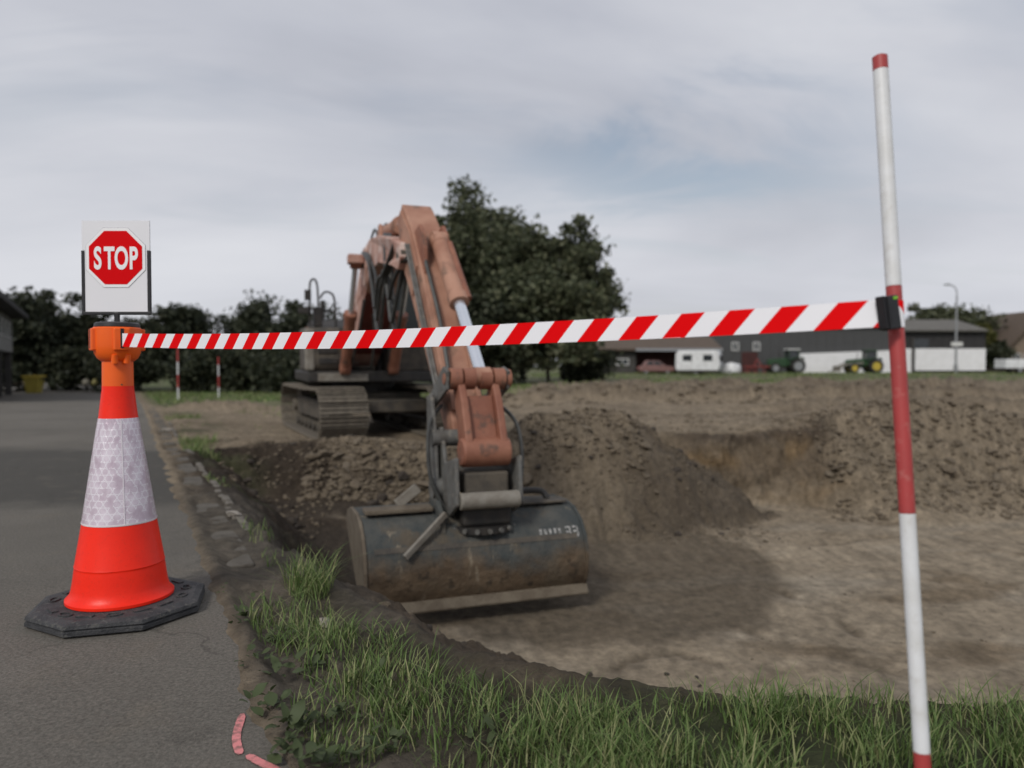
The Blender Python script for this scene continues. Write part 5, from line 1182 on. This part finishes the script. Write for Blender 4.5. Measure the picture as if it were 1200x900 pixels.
#@@SECTION5
# far tree line closing the horizon
def treeline():
    rng = np.random.default_rng(99); P = []
    for k in range(700):
        a = rng.uniform(-1.0, 1.0); Y = rng.uniform(170, 230); X = a * Y; h = 3.2 + 1.8 * math.sin(a * 19) + 1.2 * math.sin(a * 47)
        n = 30; P.append(np.array([X, Y, .2]) + np.stack([rng.normal(0, 2.5, n), rng.normal(0, 2, n), rng.uniform(0, 1, n) * h], 1))
    V, F = leaf_cards(np.vstack(P), .8, rng); o = np_mesh('treeline', V, F, M_LEAF2, smooth=False); tag(o, 'far dark line of trees closing the horizon behind the farm', 'trees', kind='stuff')
treeline()

# ------------------------------------------------------------------ rubble and stones
M_CLOD = [mat('clod_grey_brown', (.150, .120, .084), .95, (.095, .073, .050), 5, .8, .6, 30), mat('clod_pale', (.185, .152, .110), .95, (.120, .095, .066), 5, .8, .6, 30), mat('clod_dark', (.060, .047, .036), .95, (.035, .028, .022), 5, .8, .6, 30)]
def clod_mesh(seed, m, sub=2):
    b = bmesh.new(); bmesh.ops.create_icosphere(b, subdivisions=sub, radius=1); rr = random.Random(seed); sx, sy, sz = rr.uniform(.8, 1.4), rr.uniform(.6, 1.1), rr.uniform(.45, .8)
    pl = [(Vector((rr.gauss(0, 1), rr.gauss(0, 1), rr.gauss(0, 1))).normalized(), rr.uniform(.38, .72)) for _ in range(9)]
    for v in b.verts:
        p = v.co.copy()
        for n, d in pl:
            k = p.dot(n)
            if k > d: p -= n * (k - d)
        p *= 1 + rr.uniform(-.06, .06); v.co = Vector((p.x * sx, p.y * sy, p.z * sz))
    me = bpy.data.meshes.new('clod'); b.to_mesh(me); b.free(); me.materials.append(m); return me
CL = [clod_mesh(i, M_CLOD[i % 3]) for i in range(9)]
ZONES = [((-3.0, -.5, 10.3, 11.4), 95, (.04, .15), (0, 0, 1, 2)), ((-.3, 1.9, 9.9, 11.9), 62, (.04, .14), (0, 1, 0, 2)), ((4.6, 9.0, 10.3, 13.2), 80, (.05, .15), (0, 1)), ((-.4, 3.4, 8.9, 10.2), 30, (.03, .09), (0, 0, 2)), ((2.0, 3.0, 10.1, 11.6), 14, (.04, .09), (2,)), ((-1.2, 1.3, 3.0, 5.2), 60, (.018, .075), (2, 2, 0)), ((-4.0, -2.4, 8.5, 11.6), 25, (.03, .11), (2,)), ((1.5, 5, 4.5, 9.5), 14, (.015, .045), (0, 1))]
rng = np.random.default_rng(17)
def clods():
    small = [[], []]
    for (x0, x1, y0, y1), n, (r0, r1), ms in ZONES:
        X = rng.uniform(x0, x1, n); Y = rng.uniform(y0, y1, n); Z = terrain(X, Y, False); rd = road_d(X, Y)
        for i in range(n):
            if rd[i] < .6 or (Y[i] < 5.5 and pit_sd(X[i:i+1], Y[i:i+1])[0] < .12): continue
            o = bpy.data.objects.new('clod', CL[int(rng.integers(0, 3)) * 3 + int(rng.choice(ms))]); COL.objects.link(o); r = r0 + (r1 - r0) * rng.random() ** 2.2
            o.parent = GROUND; o.location = (X[i], Y[i], Z[i] + r * .12); o.scale = (r, r, r * rng.uniform(.7, 1.1)); o.rotation_euler = tuple(rng.uniform(-.5, .5, 2)) + (rng.uniform(0, 6.28),)
    # crumbs too small to pick apart
    me = clod_mesh(55, M_CLOD[0], 1); bv = np.array([v.co[:] for v in me.vertices]); bf = np.array([p.vertices[:] for p in me.polygons])
    Vs, Fs, k = [], [], 0
    for (x0, x1, y0, y1), n, (r0, r1), ms in ZONES + [((-6, 14, 20, 26), 40, (.1, .35), (0,)), ((-5, -2.5, 11, 13), 12, (.05, .1), (0,)), ((2.5, 9, 12.3, 16), 20, (.05, .12), (0,))]:
        n = n * (30 if r1 > .1 else 16) if y1 > 6 else 0; X = rng.uniform(x0, x1, n); Y = rng.uniform(y0, y1, n); Z = terrain(X, Y, False); ok = road_d(X, Y) > .6
        for i in np.nonzero(ok)[0]:
            r = r1 * (.10 + .42 * rng.random() ** 2.5); a = rng.uniform(0, 6.28); c, s = math.cos(a), math.sin(a); q = bv * r * rng.uniform(.7, 1.2, 3)
            Vs.append(np.stack([q[:, 0] * c - q[:, 1] * s + X[i], q[:, 0] * s + q[:, 1] * c + Y[i], q[:, 2] + Z[i] + r * .1], 1)); Fs.append(bf + k); k += len(bv)
    o = np_mesh('rubble', np.vstack(Vs), np.vstack(Fs), M_CLOD[0], smooth=False); tag(o, 'small crumbs of broken earth strewn over banks and pit floor', 'rubble', kind='stuff')
clods()
M_PALE = mat('pale_stone', (.36, .33, .29), .85, (.24, .21, .17), 8, .8, .4, 40)
for (x, y, r, lab) in ((381, 722, .055, 'pale stone lying among weeds at the pit edge'), (272, 603, .075, 'pale stone lying on the edging stones beyond the cone'), (196, 502, .11, 'pale stone beside the weed clump along the lane')):
    p = pg(x, y); o = bpy.data.objects.new('stone', clod_mesh(x, M_PALE, 3)); COL.objects.link(o); o.location = (p.x, p.y, gz(p.x, p.y) + r * .35); o.scale = (r * .7, r * 1.2, r * .6); o.rotation_euler = (.1, .2, .5); tag(o, lab, 'stone', 'pale loose stones')

# ------------------------------------------------------------------ grass and weeds
def grass_mat(name, ramp):
    m = leaf_mat(name, ramp[0], ramp[1], ramp[2]); return m
M_GRASS = grass_mat('grass_blades', ((.070, .112, .030), (.128, .200, .056), (.310, .305, .150)))
M_WEED = leaf_mat('weed_leaves', (.040, .052, .020), (.062, .084, .034), (.110, .125, .060))
def blades(X, Y, Z, H, Wd, rng, lean=.85):
    n = len(X); a = rng.uniform(0, 2 * np.pi, n); d = np.stack([np.cos(a), np.sin(a)], 1); s = np.stack([-np.sin(a), np.cos(a)], 1)
    ln = H * rng.uniform(.15, lean, n) * rng.choice([1, 1, 1, 1.8], n); V = []
    for t, wf in ((0, .8), (.35, 1.0), (.7, .7)):
        c = np.stack([X + d[:, 0] * ln * t ** 1.8, Y + d[:, 1] * ln * t ** 1.8, Z + H * (t - .18 * t * t)], 1)
        o = np.concatenate([s * (Wd * wf / 2)[:, None], np.zeros((n, 1))], 1); V += [c - o, c + o]
    V.append(np.stack([X + d[:, 0] * ln, Y + d[:, 1] * ln, Z + H * .82], 1)); V = np.stack(V, 1); b = np.arange(n)[:, None] * 7
    F = np.concatenate([b + np.array([[0, 1, 3, 2]]), b + np.array([[2, 3, 5, 4]]), b + np.array([[4, 5, 6, 6]])], 0)
    return V.reshape(-1, 3), F
def build_grass():
    rng = np.random.default_rng(31); Xs, Ys, Hs, Ws = [], [], [], []
    def put(x, y, h, w): Xs.append(x); Ys.append(y); Hs.append(h); Ws.append(w)
    # lush verge in front of the pit
    n = 90000; x = rng.uniform(-.75, 4.2, n); y = rng.uniform(1.35, 3.3, n); sdv = pit_sd(x, y); cl = fbm(x, y, 1.6, 3); cl2 = fbm(x + 7, y, 5, 2)
    dens = ss(.06, -.04, sdv + .05 * cl + .20 * np.exp(-((x - .15) / .55) ** 2)) * ss(-.6, .45, x + .45 * cl) * np.clip(.50 + 1.5 * cl + .9 * cl2, .03, 1)
    k = rng.random(n) < dens * .75; x, y, cl, cl2 = x[k], y[k], cl[k], cl2[k]
    put(x, y, np.clip(.080 + .075 * cl + .045 * cl2, .025, .2) * rng.uniform(.4, 1.45, len(x)), rng.uniform(.0022, .0058, len(x)))
    # tufts: (centre pixel, radius, count, height)
    T = [(352, 690, .17, 420, .20), (330, 725, .22, 300, .13), (372, 745, .18, 260, .13), (410, 770, .2, 300, .11), (285, 625, .20, 160, .10), (270, 640, .10, 50, .07), (205, 515, .6, 700, .16), (215, 525, .45, 500, .15), (200, 490, .6, 300, .14), (255, 690, .08, 40, .05), (232, 583, .12, 40, .06), (440, 745, .14, 60, .07), (460, 800, .2, 300, .10), (430, 830, .25, 380, .09), (370, 870, .25, 260, .08), (240, 560, .25, 100, .10), (300, 655, .16, 90, .08), (520, 830, .2, 300, .11)]
    for (tx, ty, r, c, h) in T:
        p = pg(tx, ty); a = rng.uniform(0, 6.28, c); q = r * np.sqrt(rng.random(c)); x = p.x + q * np.cos(a); y = p.y + q * np.sin(a) * 1.2; ok = road_d(x, y) > (.05 if p.y < 3.4 else .3)
        x, y = x[ok], y[ok]; put(x, y, h * rng.uniform(.4, 1.2, len(x)), rng.uniform(.003, .006, len(x)) * (1 if p.y < 6 else 2.2))
    # sparse growth on the plot and the grass field before the hedge
    n = 9000; x = rng.uniform(-16, -2.6, n); y = rng.uniform(9, 24, n); k = (road_d(x, y) > .4) & (pit_sd(x, y) < -.4) & (rng.random(n) < ss(.0, .35, fbm(x, y, .35, 3))) & ((np.abs(x + 2.9) > 1.8) | (y < 11.5))
    put(x[k], y[k], rng.uniform(.04, .12, k.sum()), rng.uniform(.010, .02, k.sum()))
    n = 26000; x = rng.uniform(-26, 4, n); y = rng.uniform(24, 46, n); k = (road_d(x, y) > .5) & (rng.random(n) < .25 + ss(-.2, .3, fbm(x, y, .2, 3)))
    put(x[k], y[k], rng.uniform(.05, .16, k.sum()), rng.uniform(.03, .06, k.sum()))
    n = 22000; x = rng.uniform(2, 75, n); y = rng.uniform(46, 84, n); k = rng.random(n) < ss(-.2, .4, fbm(x, y, .11, 3))
    put(x[k], y[k], rng.uniform(.08, .22, k.sum()), rng.uniform(.06, .11, k.sum()))
    X, Y, H, Wd = map(np.concatenate, (Xs, Ys, Hs, Ws)); Z = terrain(X, Y, False) - .005
    V, F = blades(X, Y, Z, H, Wd, rng)
    tri = F[:, 2] == F[:, 3]; me_F = np.vstack([F[~tri][:, [0, 1, 2]], F[~tri][:, [0, 2, 3]], F[tri][:, :3]])
    o = np_mesh('grass', V, me_F, M_GRASS, smooth=False); tag(o, 'green grass and tufts along the pit edge and verge', 'grass', kind='stuff')
build_grass()
def leaf_blade(seed):
    rr = random.Random(seed); v = []; f = []; n = 6
    for i in range(n + 1):
        t = i / n; w = .26 * math.sin(math.pi * (t ** .8) * .96 + .06) * (1 + .12 * math.sin(9 * t + seed)); z = .30 * t - .42 * t * t
        v += [(t, -w, z + .05 * math.sin(5 * t + seed)), (t, 0, z - .035), (t, w, z + .04 * math.cos(6 * t + seed))]
    for i in range(n): f += [(3 * i, 3 * i + 1, 3 * i + 4, 3 * i + 3), (3 * i + 1, 3 * i + 2, 3 * i + 5, 3 * i + 4)]
    me = bpy.data.meshes.new('leaf'); me.from_pydata(v, [], f); me.materials.append(M_WEED); me.polygons.foreach_set('use_smooth', [True] * len(f)); return me
LEAVES = [leaf_blade(i) for i in range(4)]
def weeds():
    rr = random.Random(5); base = [(312, 838, .17, 13), (345, 862, .19, 14), (392, 838, .14, 11), (300, 780, .12, 10), (335, 790, .13, 10), (283, 735, .12, 10), (322, 745, .13, 11), (405, 885, .15, 12), (360, 905, .17, 12), (450, 868, .13, 10), (372, 775, .12, 9), (268, 697, .06, 7), (430, 800, .12, 9), (300, 700, .10, 8), (560, 870, .12, 9), (330, 890, .15, 11), (405, 735, .10, 8)]
    for i, (x, y, s, n) in enumerate(base):
        p = pg(x, y); root = empty('weed', (p.x, p.y, max(gz(p.x, p.y), 0 if road_d(np.array([p.x]), np.array([p.y]))[0] < .1 else -2)), 0, 'small broad-leaved weed sprouting where asphalt meets the grass verge', 'weed', 'broad-leaved weeds on the verge')
        for k in range(n + 3):
            o = bpy.data.objects.new('leaf', LEAVES[rr.randrange(4)]); COL.objects.link(o); o.parent = root; q = s * rr.uniform(.18, .46); o.scale = (q, q * rr.uniform(.75, 1.2), q)
            o.rotation_euler = (rr.uniform(-.5, .5), -rr.uniform(.05, 1.0), k * 2.4 + rr.uniform(-.5, .5)); o.location = (rr.uniform(-.05, .05), rr.uniform(-.06, .06), rr.uniform(0, .05))
weeds()
